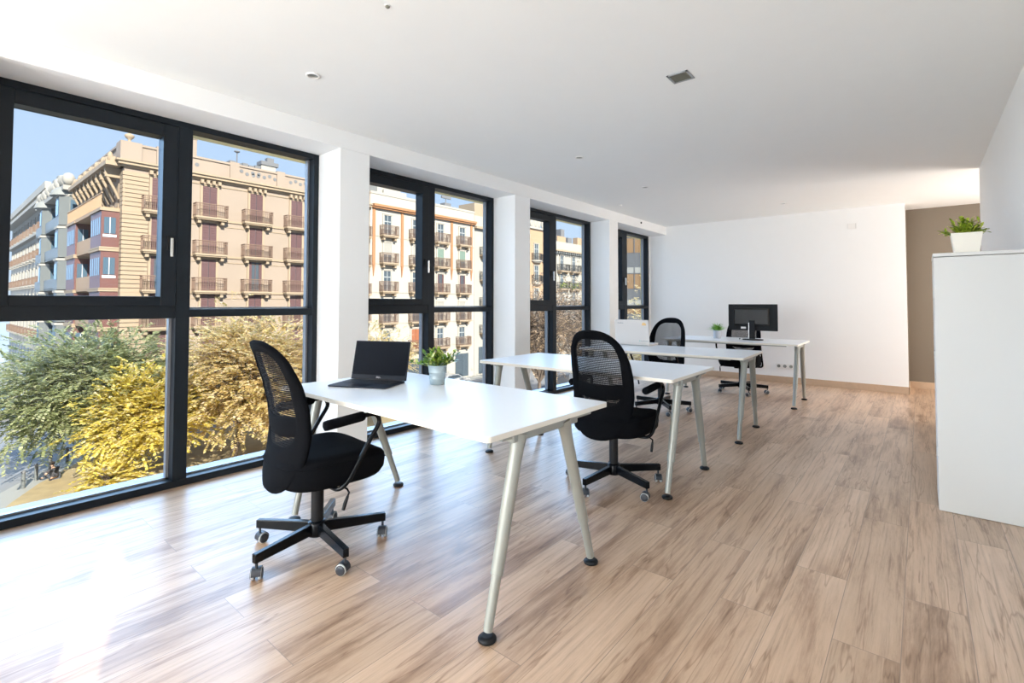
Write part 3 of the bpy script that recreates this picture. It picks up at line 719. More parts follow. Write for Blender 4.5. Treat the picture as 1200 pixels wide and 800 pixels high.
# ------------------------------------------------------------------ potted plants
def leaf(b, base, d, upv, L_, W_, curl=0.25, fold=0.12):
    d = d.normalized(); side = d.cross(upv)
    side = side.normalized() if side.length > 1e-3 else Vector((1, 0, 0)); nrm = side.cross(d).normalized()
    rows = [(0, 0.05), (0.2, 0.62), (0.45, 1.0), (0.72, 0.80), (0.9, 0.42), (1.0, 0.02)]
    vs = []
    for q, w_ in rows:
        c = base + d * L_ * q - nrm * curl * L_ * q * q
        vs += [c - side * W_ / 2 * w_ + nrm * fold * W_ * w_, c, c + side * W_ / 2 * w_ + nrm * fold * W_ * w_]
    fs = []
    for i in range(len(rows) - 1):
        a = i * 3; fs += [(a, a + 1, a + 4, a + 3), (a + 1, a + 2, a + 5, a + 4)]
    b.add(vs, fs, True)
def rnd_dir(lo, hi):
    a = random.uniform(0, 2 * PI); e_ = math.radians(random.uniform(lo, hi)); return Vector((math.cos(a) * math.cos(e_), math.sin(a) * math.cos(e_), math.sin(e_)))
# broad-leaved plant in a zinc pot
t = empty('potted_plant', (1.615, 1.870, DT), 0, 'leafy green plant in a ribbed zinc pot beside the dark laptop', 'potted plant')
MB().lathe([(0.038, 0.0), (0.0415, 0.003), (0.0435, 0.030), (0.0455, 0.032), (0.0455, 0.036), (0.0445, 0.038), (0.0470, 0.066), (0.0490, 0.068), (0.0490, 0.072), (0.0480, 0.074), (0.0520, 0.103), (0.0545, 0.105), (0.0545, 0.109), (0.0500, 0.109), (0.0480, 0.09)], 40).build('pot', 'zinc', t)
MB().lathe([(0.010, 0.080), (0.049, 0.092), (0.044, 0.096), (0.010, 0.099)], 24).build('soil', 'soil', t)
b = MB(); st = MB()
for k in range(44):
    d = rnd_dir(15, 88); root = Vector((d.x * 0.03, d.y * 0.03, 0.095)); L_ = random.uniform(0.045, 0.105); tip = root + d * L_ * Vector((1.25, 1.25, 1.0)).length / 1.7
    tip = root + Vector((d.x * 1.25, d.y * 1.25, d.z)) * L_
    st.tube([root, (root + tip) / 2 + Vector((0, 0, 0.004)), tip], 0.0013, 5)
    for j in range(7):
        p = root.lerp(tip, 0.35 + 0.65 * j / 6); dd = (d + rnd_dir(-20, 60) * 0.95).normalized()
        leaf(b, p, dd, Vector((0, 0, 1)), random.uniform(0.030, 0.048), random.uniform(0.015, 0.023), random.uniform(0.1, 0.4))
b.build('foliage', 'leaf1', t); st.build('stems', 'leaf1', t)
# grassy plant in a white pot
t = empty('potted_plant', (1.665, 6.66, DT), 0, 'spiky bright green plant in a small pale pot beside the monitor', 'potted plant')
MB().lathe([(0.040, 0.0), (0.043, 0.002), (0.049, 0.10), (0.052, 0.102), (0.052, 0.108), (0.048, 0.108), (0.046, 0.09)], 32).build('pot', 'sill', t)
MB().lathe([(0.01, 0.088), (0.047, 0.092), (0.01, 0.096)], 20).build('soil', 'soil', t)
b = MB()
for k in range(190):
    d = rnd_dir(12, 88); root = Vector((d.x * 0.03, d.y * 0.03, 0.092)); leaf(b, root, (d + Vector((0, 0, 0.35))), Vector((0, 0, 1)), random.uniform(0.06, 0.125), random.uniform(0.006, 0.011), random.uniform(0.1, 0.5))
b.build('foliage', 'leaf3', t)

# ------------------------------------------------------------------ tall cabinet at right with its plant
t = empty('cabinet', (3.799, 3.755, 0), 0, 'tall plain white cabinet at the right beside the white wall', 'cabinet')
W_, DP, H_ = 0.405, 0.40, 1.484
b = MB(); b.box(0.002, W_, 0.020, DP, 0.0, H_ - 0.022); b.build('carcass', 'cab', t, bevel=0.0015)
b = MB(); b.box(0, W_, 0, DP, H_ - 0.020, H_); b.build('top_board', 'cab', t, bevel=0.0015)
b = MB(); b.box(0.003, W_ - 0.001, 0.002, 0.018, 0.002, H_ - 0.0235); b.build('front_panel', 'cab', t, bevel=0.0012)
b = MB()
for z in (0.30, 0.86, 1.22): b.box(-0.003, 0.003, 0.05, 0.075, z, z + 0.05)
b.build('side_hinges', 'castring', t)
t = empty('potted_plant', (3.950, 3.850, 1.484), 0, 'bushy olive green plant in a square cream pot on the cabinet', 'potted plant')
vs = []
for (hw, z) in ((0.052, 0), (0.054, 0.002), (0.068, 0.112), (0.070, 0.114), (0.062, 0.114), (0.058, 0.095)):
    vs += [(-hw, -hw, z), (hw, -hw, z), (hw, hw, z), (-hw, hw, z)]
fs = [(3, 2, 1, 0)]
for i in range(5):
    for k in range(4): fs.append((i * 4 + k, i * 4 + (k + 1) % 4, i * 4 + 4 + (k + 1) % 4, i * 4 + 4 + k))
fs.append((20, 21, 22, 23))
MB().add(vs, fs).build('pot', 'creampot', t, bevel=0.002)
MB().box(-0.056, 0.056, -0.056, 0.056, 0.092, 0.100).build('soil', 'soil', t)
b = MB(); st = MB()
for k in range(66):
    d = rnd_dir(8, 85); root = Vector((d.x * 0.045, d.y * 0.045, 0.100)); L_ = random.uniform(0.035, 0.090); tip = root + Vector((d.x * 0.85, d.y * 0.85, d.z * 1.2)) * L_
    st.tube([root, tip], 0.0014, 5)
    for j in range(6):
        p = root.lerp(tip, 0.3 + 0.7 * j / 5); dd = (d + rnd_dir(-20, 60) * 0.9).normalized()
        leaf(b, p, dd, Vector((0, 0, 1)), random.uniform(0.020, 0.034), random.uniform(0.011, 0.017), random.uniform(0.1, 0.4))
b.build('foliage', 'leaf4', t); st.build('stems', 'leaf4', t)

# ------------------------------------------------------------------ the street outside
GZ = -8.0
struct(MB().box(-330, 60, -120, 220, GZ - 0.5, GZ - 0.06).build('road', 'asphalt'), 'grey asphalt street far below the windows', 'road')
b = MB(); b.poly([(-19, -6), (-27.5, 0.5), (-34.5, 5.0), (-37.2, 8.0), (-37.2, 34), (-19, 34)], GZ - 0.3, GZ - 0.02)
b.box(-40.0, -38.2, 4, 110, GZ - 0.3, GZ - 0.02); b.box(-200, -40, 6.2, 9.0, GZ - 0.3, GZ - 0.02)
struct(b.build('pavement', 'paving'), 'pale pavement round the lawn', 'pavement')
lw = MB().poly([(-19.0, 0.5), (-24.5, 1.2), (-28.6, 2.85), (-30.9, 4.0), (-33.7, 5.9), (-34.9, 6.8), (-35.6, 10), (-35.6, 26), (-19.0, 26)], GZ - 0.2, GZ + 0.05).build('lawn', 'lawn')
struct(lw, 'dry yellowish lawn below the windows', 'lawn')

def proto(fn):
    o = fn(); return o
def place(p, parent, T):
    c = p.copy(); COL.objects.link(c); c.parent = parent; c.matrix_local = T
    for ch in p.children:
        d = ch.copy(); COL.objects.link(d); d.parent = c
    return c
USED = set()
def make_window(w_, h_, sur, shut, kind, style):
    # local: centred on x, base at z=0, outward -y
    b = MB(); b.box(-w_ / 2, w_ / 2, -0.03, 0.02, 0, h_)
    if style != 'none':
        pass
    o = b.build('window', 'pane')
    s = MB(); q = 0.16
    s.box(-w_ / 2 - q, -w_ / 2, -0.11, 0.02, 0, h_ + q); s.box(w_ / 2, w_ / 2 + q, -0.11, 0.02, 0, h_ + q); s.box(-w_ / 2, w_ / 2, -0.11, 0.02, h_, h_ + q)
    s.box(-w_ / 2 - q, w_ / 2 + q, -0.16, -0.10, h_ + q * 0.6, h_ + q)
    s.build('surround', sur, o)
    s = MB()
    if kind == 'closed':
        for sx_ in (-1, 1):
            x0, x1 = (0.02, w_ / 2) if sx_ > 0 else (-w_ / 2, -0.02)
            s.box(x0, x1, -0.075, -0.03, 0.02, h_)
            for k in range(12): s.box(x0 + 0.05, x1 - 0.05, -0.10, -0.075, 0.1 + k * h_ / 12.5, 0.1 + k * h_ / 12.5 + 0.09)
    elif kind == 'open':
        for sx_ in (-1, 1):
            x0, x1 = (w_ / 2 - 0.22, w_ / 2) if sx_ > 0 else (-w_ / 2, -w_ / 2 + 0.22)
            s.box(x0, x1, -0.075, -0.03, 0.02, h_)
        s.box(-0.03, 0.03, -0.05, -0.03, 0, h_)
    elif kind == 'blind':
        s.box(-w_ / 2, w_ / 2, -0.075, -0.035, h_ * 0.42, h_); s.box(-0.03, 0.03, -0.05, -0.03, 0, h_)
        for k in range(8): s.box(-w_ / 2, w_ / 2, -0.082, -0.075, h_ * 0.44 + k * h_ * 0.07, h_ * 0.44 + k * h_ * 0.07 + 0.05)
    else:
        s.box(-0.03, 0.03, -0.05, -0.03, 0, h_); s.box(-w_ / 2, w_ / 2, -0.05, -0.03, h_ * 0.68, h_ * 0.72)
        s.box(-w_ / 2, -w_ / 2 + 0.06, -0.05, -0.03, 0, h_); s.box(w_ / 2 - 0.06, w_ / 2, -0.05, -0.03, 0, h_)
    s.build('shutter', shut, o)
    return o
def make_balcony(w_, dep, slab, iron, h_=1.0, round_=False):
    b = MB()
    if round_:
        pts = [(-w_ / 2, 0)] + [(w_ / 2 * math.cos(PI + PI * k / 14), dep * math.sin(PI + PI * k / 14)) for k in range(15)] + [(w_ / 2, 0)]
        b.poly(pts, -0.16, 0.0); b.poly([(x * 0.8, y * 0.8) for x, y in pts], -0.32, -0.16)
    else:
        b.box(-w_ / 2, w_ / 2, -dep, 0, -0.14, 0); b.box(-w_ / 2 + 0.08, w_ / 2 - 0.08, -dep + 0.08, 0, -0.24, -0.14)
        for sx_ in (-0.36, 0.36): b.box(sx_ * w_ - 0.11, sx_ * w_ + 0.11, -dep * 0.7, 0, -0.52, -0.24)
    o = b.build('balcony', slab)
    r = MB(); n = int(w_ / 0.115)
    def edge(q):
        if round_:
            a = PI + PI * q; return (w_ / 2 * 0.97 * math.cos(a), dep * 0.97 * math.sin(a))
        L_ = w_ + 2 * dep; d = q * L_
        if d < dep: return (-w_ / 2 + 0.03, -d)
        if d < dep + w_: return (-w_ / 2 + (d - dep), -dep + 0.03)
        return (w_ / 2 - 0.03, -dep + (d - dep - w_))
    m_ = n + 12
    for k in range(m_ + 1):
        x, y = edge(k / m_); r.box(x - 0.014, x + 0.014, y - 0.014, y + 0.014, 0, h_)
    ps = [edge(k / 40) for k in range(41)]
    for zz, rr in ((h_, 0.035), (0.10, 0.022), (h_ * 0.82, 0.018)): r.tube([(x, y, zz) for x, y in ps], rr, 5)
    r.build('railing', iron, o)
    return o
def kill(*ps):
    for p in ps:
        for ch in list(p.children): bpy.data.objects.remove(ch)
        bpy.data.objects.remove(p)
def TR(x, y, z): return Matrix.Translation((x, y, z))
R90 = math.radians(90)

# --- corner block with plum shutters and maroon side galleries
X0, Y0 = -40.0, 9.02
A = empty('apartment_building', (X0, Y0, GZ), R90, 'cream corner block with plum shutters, iron balconies and maroon glazed galleries', 'building')
TS = Matrix.Rotation(-R90, 4, 'Z')                # side street face, local x = world x
LA, DA, HA = 20.2, 15.0, 18.9                    # front length, depth, cornice underside
MB().box(0, LA, 0, DA, 0, HA + 0.4).build('wall', 'stoneA2', A)
b = MB()
for i, (o_, z0, z1) in enumerate([(0.18, HA, HA + 0.14), (0.42, HA + 0.14, HA + 0.34), (0.55, HA + 0.34, HA + 0.46)]):
    b.box(-o_, LA, -o_, 0, z0, z1); b.box(-o_, 0, 0, DA, z0, z1)
b.build('cornice', 'stoneA', A)
b = MB()
for zf in (15.96, 13.05, 10.15, 7.4, 4.6):
    b.box(-0.10, LA, -0.10, 0, zf - 0.22, zf - 0.05); b.box(-0.10, 0, 0, DA, zf - 0.22, zf - 0.05)
    b.box(-0.05, LA, -0.05, 0, zf - 0.62, zf - 0.56)
b.box(-0.06, LA, -0.06, 0, HA - 0.34, HA - 0.28)
b.build('string_course', 'stoneA', A)
b = MB()
for k in range(46):                               # rusticated corner pier
    z = 4.7 + k * 0.31
    if z > HA - 0.5: break
    b.box(-0.09, 1.45, -0.09, 0, z, z + 0.26); b.box(-0.09, 0, 0, 0.75, z, z + 0.26)
b.build('corner_quoins', 'stoneA', A)
b = MB()
b.box(-0.1, LA, -0.1, 0.25, HA + 0.46, HA + 1.75); b.box(-0.1, 0.25, 0, DA, HA + 0.46, HA + 1.75)
b.box(-0.2, LA, -0.2, 0.35, HA + 1.62, HA + 1.78); b.box(-0.2, 0.35, 0, DA, HA + 1.62, HA + 1.78)
for s0 in (2.2, 7.2, 11.0, 14.6, 18.4): b.box(s0 - 0.35, s0 + 0.35, -0.22, 0.3, HA + 0.46, HA + 1.9)
b.box(-0.3, 0.95, -0.3, 0.95, HA + 0.46, HA + 1.82)
b.build('parapet', 'stoneA2', A)
b = MB()
for s0 in (3.6, 8.2, 9.6, 12.8, 16.6):
    for k in range(5):
        cx_ = s0 - 0.9 + k * 0.45
        b.lathe([(0.15, 0), (0.15, 0.02)], 10, T=TR(cx_, -0.105, HA + 1.18 + (0.12 if k % 2 else -0.05)) @ Matrix.Rotation(R90, 4, 'X'))
b.build('parapet_openings', 'roof', A)
MB().lathe([(0.22, 0), (0.24, 0.08), (0.10, 0.16), (0.10, 0.28), (0.24, 0.40), (0.31, 0.55), (0.22, 0.66), (0.08, 0.72), (0.10, 0.80), (0.04, 0.95)], 16, c=(0.32, 0.32, HA + 1.82)).build('corner_urn', 'stoneA', A)
wc = make_window(1.02, 2.5, 'stoneA', 'shutter', 'closed', ''); wo_ = make_window(1.02, 2.5, 'stoneA', 'shutter', 'open', '')
bal = make_balcony(2.3, 0.75, 'stoneA', 'rail')
bb = MB()
for ci, s0 in enumerate((2.15, 5.45, 9.0, 12.5, 15.9, 18.9)):
    for fi, zf in enumerate((15.96, 13.05, 10.15, 7.4, 4.6)):
        place(wo_ if (ci, fi) in ((2, 2), (0, 2), (4, 1)) else wc, A, TR(s0, 0, zf)); place(bal, A, TR(s0, 0, zf))
    for dx in (-0.62, -0.2, 0.2, 0.62): bb.box(s0 + dx - 0.1, s0 + dx + 0.1, -0.38, 0, HA - 0.28, HA)
bb.build('cornice_brackets', 'stoneA', A)
# ground floor shop fronts
b = MB()
for s0 in (2.15, 5.45, 9.0, 12.5, 15.9, 18.9): b.box(s0 - 0.95, s0 + 0.95, -0.04, 0.02, 0, 3.4)
b.build('shop_window', 'pane', A)
# side street face: maroon galleries with open balconies between
zs = [(4.6, 7.2), (7.4, 10.0), (10.15, 12.85), (13.05, 15.7)]
for (xa, xb) in ((-3.9, -0.55), (-13.2, -9.6)):
    for za, zb in zs:
        g = MB(); g.box(xa, xb, -1.1, 0, za, zb, T=TS); go = g.build('gallery', 'maroon', A)
        g = MB(); g.box(xa - 0.08, xb + 0.08, -1.2, 0, zb, zb + 0.16, T=TS); g.box(xa - 0.08, xb + 0.08, -1.2, 0, za - 0.02, za + 0.10, T=TS); g.build('gallery_ledge', 'stoneA', go)
        g = MB()
        for k in range(5): g.box(xa + 0.25 + k * 0.62, xa + 0.62 + k * 0.62, -1.12, -1.08, za + 1.0, zb - 0.45, T=TS)
        g.box(xb - 0.02, xb + 0.03, -0.95, -0.30, za + 1.05, zb - 0.45, T=TS)
        g.build('gallery_window', 'paneb', go)
        g = MB(); g.box(xb + 0.0, xb + 0.05, -1.0, -0.25, za + 0.80, za + 0.98, T=TS); g.box(xb, xb + 0.06, -0.645, -0.605, za + 1.05, zb - 0.45, T=TS); g.build('window_sill', 'sill', go)
for (xa, xb) in ((-9.6, -3.9),):
    for za, zb in zs:
        g = MB(); g.box(xa, xb, -1.0, 0, za - 0.05, za + 0.12, T=TS); g.box(xa, xb, -1.0, -0.92, za + 0.1, za + 1.05, T=TS); g.build('side_balcony', 'stoneD', A)
        g = MB(); g.box(xa + 0.8, xb - 0.8, -0.05, 0.02, za + 0.1, zb - 0.3, T=TS); g.build('side_door', 'paneb', A)
g = MB(); g.box(-13.2, -0.5, -1.15, 0, 15.7, 15.96, T=TS)
for k in range(60): g.box(-13.1 + k * 0.21, -13.06 + k * 0.21, -1.12, -1.08, 15.96, 16.9, T=TS)
g.box(-13.2, -0.5, -1.14, -1.06, 16.9, 16.98, T=TS)
g.build('top_terrace', 'stoneD', A)
g = MB()
for k in range(9):
    x = -12.6 + k * 1.45; g.box(x - 0.13, x + 0.13, -0.9, 0, HA - 0.7, HA, T=TS)
    g.tube([(x, -0.05, HA - 2.2), (x, -0.35, HA - 1.5), (x, -0.9, HA - 0.4)], 0.10, 6, T=TS)
    g.box(x + 0.35, x + 1.1, -0.04, 0.02, 16.0, 18.0, T=TS)
g.box(-13.6, 0, -1.05, 0, HA, HA + 0.30, T=TS)
for k in range(20):
    x = -13.2 + k * 0.68; g.ball((x, -0.75, HA + 0.48 + 0.12 * math.sin(k * 2.1)), 0.24, 0.18, 0.30 + 0.1 * (k % 3), 8, 5, T=TS)
g.box(-13.4, 0, -0.8, -0.5, HA + 0.3, HA + 0.62, T=TS)
g.build('eaves_brackets', 'stoneA', A)
# roof clutter
b = MB(); b.box(4.4, 5.3, 2.6, 3.3, HA, HA + 4.0); b.box(4.35, 5.35, 2.55, 3.35, HA + 3.85, HA + 4.0); b.build('chimney', 'stoneA2', A)
b = MB(); b.box(10.4, 11.7, 2.4, 3.2, HA, HA + 2.9); b.box(7.0, 7.7, 2.4, 3.6, HA, HA + 2.3); b.build('roof_hut', 'stoneC', A)
b = MB()
for k in range(5): b.box(7.7 + k * 0.52, 8.15 + k * 0.52, 2.2, 3.0, HA + 1.6, HA + 2.65 - 0.1 * (k % 2)); 
b.box(10.35, 11.9, 2.3, 3.3, HA + 2.9, HA + 3.25); b.tube([(8.4, 2.6, HA), (8.4, 2.6, HA + 3.6)], 0.05, 6); b.lathe([(0.05, 0), (0.22, 0.08), (0.24, 0.16), (0.02, 0.18)], 10, c=(8.4, 2.6, HA + 3.5))
b.box(11.0, 11.6, 2.6, 3.1, HA + 3.2, HA + 3.7)
b.build('roof_units', 'roof', A)
kill(wc, wo_, bal)

# --- pale block with terracotta pilasters
B = empty('apartment_building', (X0, 29.25, GZ), R90, 'pale apartment block with terracotta cornice and pilasters, seen through the second window', 'building')
LB = 15.3
MB().box(0, LB, 0, 14, 0, 20.8).build('wall', 'stoneB', B)
b = MB()
for s0 in (0.45, 4.05, 7.9, 11.4, 14.75):
    b.box(s0 - 0.16, s0 + 0.16, -0.10, 0, 13.2, 19.2); b.tube([(s0, -0.05, 13.2), (s0, -0.03, 12.0)], [0.16, 0.04], 6)
b.box(0.2, LB, -0.50, 0, 19.25, 19.50); b.box(0.2, LB, -0.35, 0, 19.08, 19.25)
b.build('cornice', 'terracotta', B)
b = MB(); b.box(0, LB, -0.06, 0.2, 20.6, 20.85)
for zf in (16.35, 13.45, 10.45, 7.15, 4.35): b.box(0, LB, -0.05, 0, zf - 0.16, zf - 0.06)
b.box(1.4, 4.4, 0.8, 3, 20.8, 22.3); b.box(2.0, 5.0, 0.5, 0.7, 20.8, 21.4)
b.build('parapet', 'stoneC', B)
b = MB(); b.box(1.3, 4.5, 0.7, 3.1, 22.3, 22.45); b.build('roof_hut_cap', 'terracotta', B)
w1 = make_window(0.95, 2.15, 'stoneB', 'shutterW', 'blind', ''); w2 = make_window(0.95, 2.15, 'stoneB', 'greyp', 'plain', '')
w3 = make_window(0.95, 2.15, 'stoneB', 'shutterG', 'blind', ''); w4 = make_window(0.95, 2.15, 'stoneB', 'shutter', 'open', ''); w5 = make_window(1.1, 2.2, 'stoneB', 'redoor', 'closed', '')
bal = make_balcony(2.0, 0.75, 'stoneA', 'rail'); grid = {}
for ci, s0 in enumerate((2.15, 5.95, 9.6, 13.15)):
    for fi, zf in enumerate((16.35, 13.45, 10.45, 7.15, 4.1)):
        p = [w2, w1, w2, w1, w2][fi] if ci < 2 else [w2, w3, w4, w1, w2][fi]
        if ci == 1 and fi == 4: p = w5
        place(p, B, TR(s0, 0, zf)); place(bal, B, TR(s0, 0, zf))
b = MB()
for s0 in (2.0, 5.8, 9.6, 13.2): b.box(s0 - 1.1, s0 + 1.1, -0.04, 0.02, 0.2, 3.0)
b.build('shop_window', 'pane', B)
b = MB(); b.box(11.2, 12.2, 1.0, 1.9, 20.8, 21.5); b.tube([(11.7, 1.4, 20.8), (11.7, 1.4, 22.6)], 0.06, 6); b.box(11.0, 12.5, 1.3, 1.5, 22.1, 22.4); b.build('roof_units', 'roof', B)
kill(w1, w3, w4, w5)

# --- narrow white house with planted iron balconies
C_ = empty('apartment_building', (X0, 44.6, GZ), R90, 'narrow white house with planted iron balconies right of the terracotta pilasters', 'building')
MB().box(0, 8.6, 0, 14, 0, 20.4).build('wall', 'stoneC', C_)
b = MB(); b.box(-0.1, 8.6, -0.5, 0, 18.7, 19.0); b.box(0, 8.6, 0, 0.4, 20.4, 21.2); b.box(2, 6, 2, 5, 20.4, 22.6); b.build('cornice', 'stoneA', C_)
w1 = make_window(1.0, 2.3, 'stoneA', 'bluegrey', 'open', ''); balD = make_balcony(2.6, 0.85, 'stoneA', 'raild')
for ci, s0 in enumerate((2.2, 6.2)):
    for zf in (15.4, 12.2, 8.9, 5.4):
        place(w1, C_, TR(s0, 0, zf)); place(balD, C_, TR(s0, 0, zf))
b = MB()
for k in range(160):
    zf = random.choice((15.4, 12.2, 8.9)); p = Vector((random.uniform(0.9, 3.4), random.uniform(-0.95, -0.6), zf + random.uniform(0.1, 1.3)))
    leaf(b, p, rnd_dir(-60, 60), Vector((0, 0, 1)), 0.3, 0.13)
b.build('balcony_plants', 'leaf3', C_)
b = MB(); b.box(0.8, 3.6, -0.04, 0.02, 0.2, 3.6); b.box(4.8, 7.6, -0.04, 0.02, 0.2, 3.6); b.build('shop_window', 'pane', C_)

# --- orange house with ornate gable
E1 = empty('apartment_building', (X0, 53.2, GZ), R90, 'orange plastered house with arched windows and an ornate scrolled gable', 'building')
MB().box(0, 8.1, 0, 14, 0, 20.2).build('wall', 'stoneD', E1)
b = MB(); b.box(-0.1, 8.2, -0.3, 0, 20.1, 20.35)
for k in range(9):
    x = 0.4 + k * 0.92; hgt = 0.5 + 0.9 * math.sin(PI * k / 8); b.ball((x, -0.05, 20.5 + hgt * 0.6), 0.42, 0.2, 0.35 + hgt * 0.5, 10, 6)
b.box(3.2, 5.2, -0.1, 0.2, 20.3, 21.8); b.build('scrolled_gable', 'stoneC', E1)
balR = make_balcony(2.2, 0.8, 'stoneC', 'raild', 1.0, True); wA = make_window(0.95, 2.4, 'stoneC', 'greyp', 'plain', '')
for s0 in (1.4, 4.35, 6.9):
    for zf in (15.5, 12.3, 8.9, 5.5):
        place(wA, E1, TR(s0, 0, zf)); place(balR, E1, TR(s0, 0, zf))
b = MB()
for k in range(70): leaf(b, Vector((random.uniform(0.5, 7.5), 0.1, 20.9 + random.uniform(0, 1.6))), rnd_dir(0, 90), Vector((0, 1, 0)), 0.5, 0.2)
b.build('roof_plants', 'leaf3', E1)

# --- white house with bracketed cornice
E2 = empty('apartment_building', (X0, 61.3, GZ), R90, 'white house with bracketed cornice and dark iron balconies, seen through the third window', 'building')
MB().box(0, 18, 0, 14, 0, 18.9).build('wall', 'stoneC', E2)
b = MB(); b.box(-0.1, 18, -0.7, 0, 17.3, 17.55)
b.build('cornice', 'stoneA', E2)
b = MB()
for k in range(30): b.box(0.2 + k * 0.6, 0.45 + k * 0.6, -0.6, 0, 16.95, 17.3)
b.build('cornice_brackets', 'bluegrey', E2)
for s0 in (2.9, 6.3, 10.0, 13.6):
    for zf in (14.3, 11.5, 8.6, 5.2):
        place(wA, E2, TR(s0, 0, zf)); place(balD, E2, TR(s0, 0, zf))
b = MB(); b.box(1.5, 3.0, 1, 2.5, 18.9, 20.2); b.box(4.2, 5.2, 1, 2, 20.0, 21.2); b.box(6.2, 7.4, 1, 2.5, 18.9, 20.0); b.build('roof_units', 'roof', E2)
b = MB(); b.box(8.5, 12.0, 0.6, 1.5, 18.9, 20.2); b.box(3.2, 5.6, 1.0, 2.0, 18.9, 20.0); b.build('roof_hut', 'stoneD', E2)
b = MB()
for k in range(150): leaf(b, Vector((random.uniform(1.5, 8), -0.8, 11.5 + random.uniform(0.0, 1.0))), rnd_dir(-60, 60), Vector((0, 0, 1)), 0.3, 0.15)
b.build('balcony_plants', 'leaf4', E2)
kill(w1, wA, balR)

# --- modern grey and brown block seen through the last window
F_ = empty('office_block', (-40.6, 92.8, GZ), math.radians(25.5), 'modern grey office block with brown window bands, seen through the furthest window', 'building')
MB().box(-9.2, 9.2, 0.05, 14, 0, 31.5).build('wall', 'modern', F_)
fz = lambda z: 9.19 + (z - 9.19) * 1.667
for (za, zb) in ((5.0, 6.8), (7.9, 9.6), (11.0, 13.6), (15.4, 18.0), (19.2, 21.6)):
    za, zb = fz(za), fz(zb)
    g = MB(); g.box(-9.0, 9.0, 0.0, 0.06, za, zb); wo2 = g.build('window', 'brown', F_)
    g = MB()
    for k in range(12): g.box(-9.05 + k * 1.63, -8.85 + k * 1.63, -0.08, 0.0, za, zb)
    g.box(-9.0, 9.0, -0.06, 0.0, zb - 1.35, zb - 1.15); g.build('mullion', 'modern', wo2)
    g = MB(); g.box(-9.0, 9.0, -0.03, -0.005, zb - 1.15, zb); 
    g.build('pane', 'stoneG', wo2)

# --- side street: grey house with glazed bays, then white block
G = empty('apartment_building', (-55.0, Y0, GZ), 0, 'grey stone house with blue grey glazed bays along the side street', 'building')
MB().box(-16.5, 0, 0, 14, 0, 19.6).build('wall', 'stoneC', G)
for (xa, xb) in ((-3.2, -0.4), (-12.6, -10.2)):
    for za in (4.6, 7.5, 10.4, 13.3, 16.2):
        g = MB(); pts = [(xa, 0), (xa, -0.7), (xa + 0.6, -1.3), (xb - 0.6, -1.3), (xb, -0.7), (xb, 0)]
        g.poly(pts, za, za + 2.7); go = g.build('bay', 'bluegrey', G)
        g = MB(); g.box(xa + 0.75, xb - 0.75, -1.34, -1.29, za + 0.9, za + 2.3); g.box(xb - 0.03, xb + 0.03, -0.62, -0.1, za + 0.9, za + 2.3)
        g.build('bay_window', 'paneb', go)
        g = MB(); g.poly([(x * 1.0, y * 1.08) for x, y in pts], za + 2.6, za + 2.8); g.build('bay_ledge', 'stoneC', go)
g = MB()
for xa, xb in ((-3.2, -0.4), (-12.6, -10.2)): g.lathe([(1.5, 0), (1.3, 0.5), (0.5, 1.1), (0.1, 1.7)], 12, c=((xa + xb) / 2, -0.4, 18.9))
g.build('bay_roof', 'stoneG', G)
for (xa, xb) in ((-10.2, -3.2), (-16.5, -12.6)):
    for za in (4.6, 7.5, 10.4, 13.3, 16.2):
        g = MB(); g.box(xa, xb, -1.1, 0, za, za + 0.15); g.box(xa, xb, -1.1, -1.0, za + 0.1, za + 1.05); g.build('side_balcony', 'bluegrey', G)
        g = MB(); g.box(xa + 0.7, xb - 0.7, -0.05, 0.02, za + 0.1, za + 2.4); g.build('side_door', 'pane', G)
g = MB()
for k in range(16): g.ball((-16 + k * 1.05, -0.8, 20.0 + 0.5 * abs(math.sin(k * 1.3))), 0.55, 0.5, 0.6, 8, 5)
g.box(-16.6, 0.1, -1.2, 0, 19.3, 19.7); g.build('roof_ornament', 'stoneC', G)
H = empty('apartment_building', (-71.6, Y0, GZ), 0, 'long white block with rows of small oval balconies at the far left', 'building')
MB().box(-36, 0, 0, 14, 0, 22.0).build('wall', 'stoneC', H)
g = MB(); g.box(-36, 0, -0.9, 0, 20.6, 21.0); g.box(-36, 0, -0.5, 0, 22, 22.8); g.box(-36, 0, -0.5, 0, 17.3, 17.6); g.build('cornice', 'stoneC', H)
g = MB()
for k in range(14): g.box(-35.8 + k * 2.7, -34.4 + k * 2.7, 0.5, 1.8, 22, 23.5)
g.build('roof_hut', 'stoneG', H)
wH = make_window(1.1, 2.0, 'stoneC', 'greyp', 'plain', ''); bH = make_balcony(1.5, 0.55, 'stoneC', 'rail', 0.9, True)
for k in range(11):
    for zf in (5.0, 8.2, 11.4, 14.6, 17.8):
        place(wH, H, TR(-1.7 - k * 3.2, 0, zf)); place(bH, H, TR(-1.7 - k * 3.2, 0, zf))
b = MB()
for k in range(11): b.box(-2.9 - k * 3.2, -0.7 - k * 3.2, -0.04, 0.02, 0.2, 3.4)
b.build('shop_window', 'pane', H)
kill(wH, bH, w2, bal, balD)

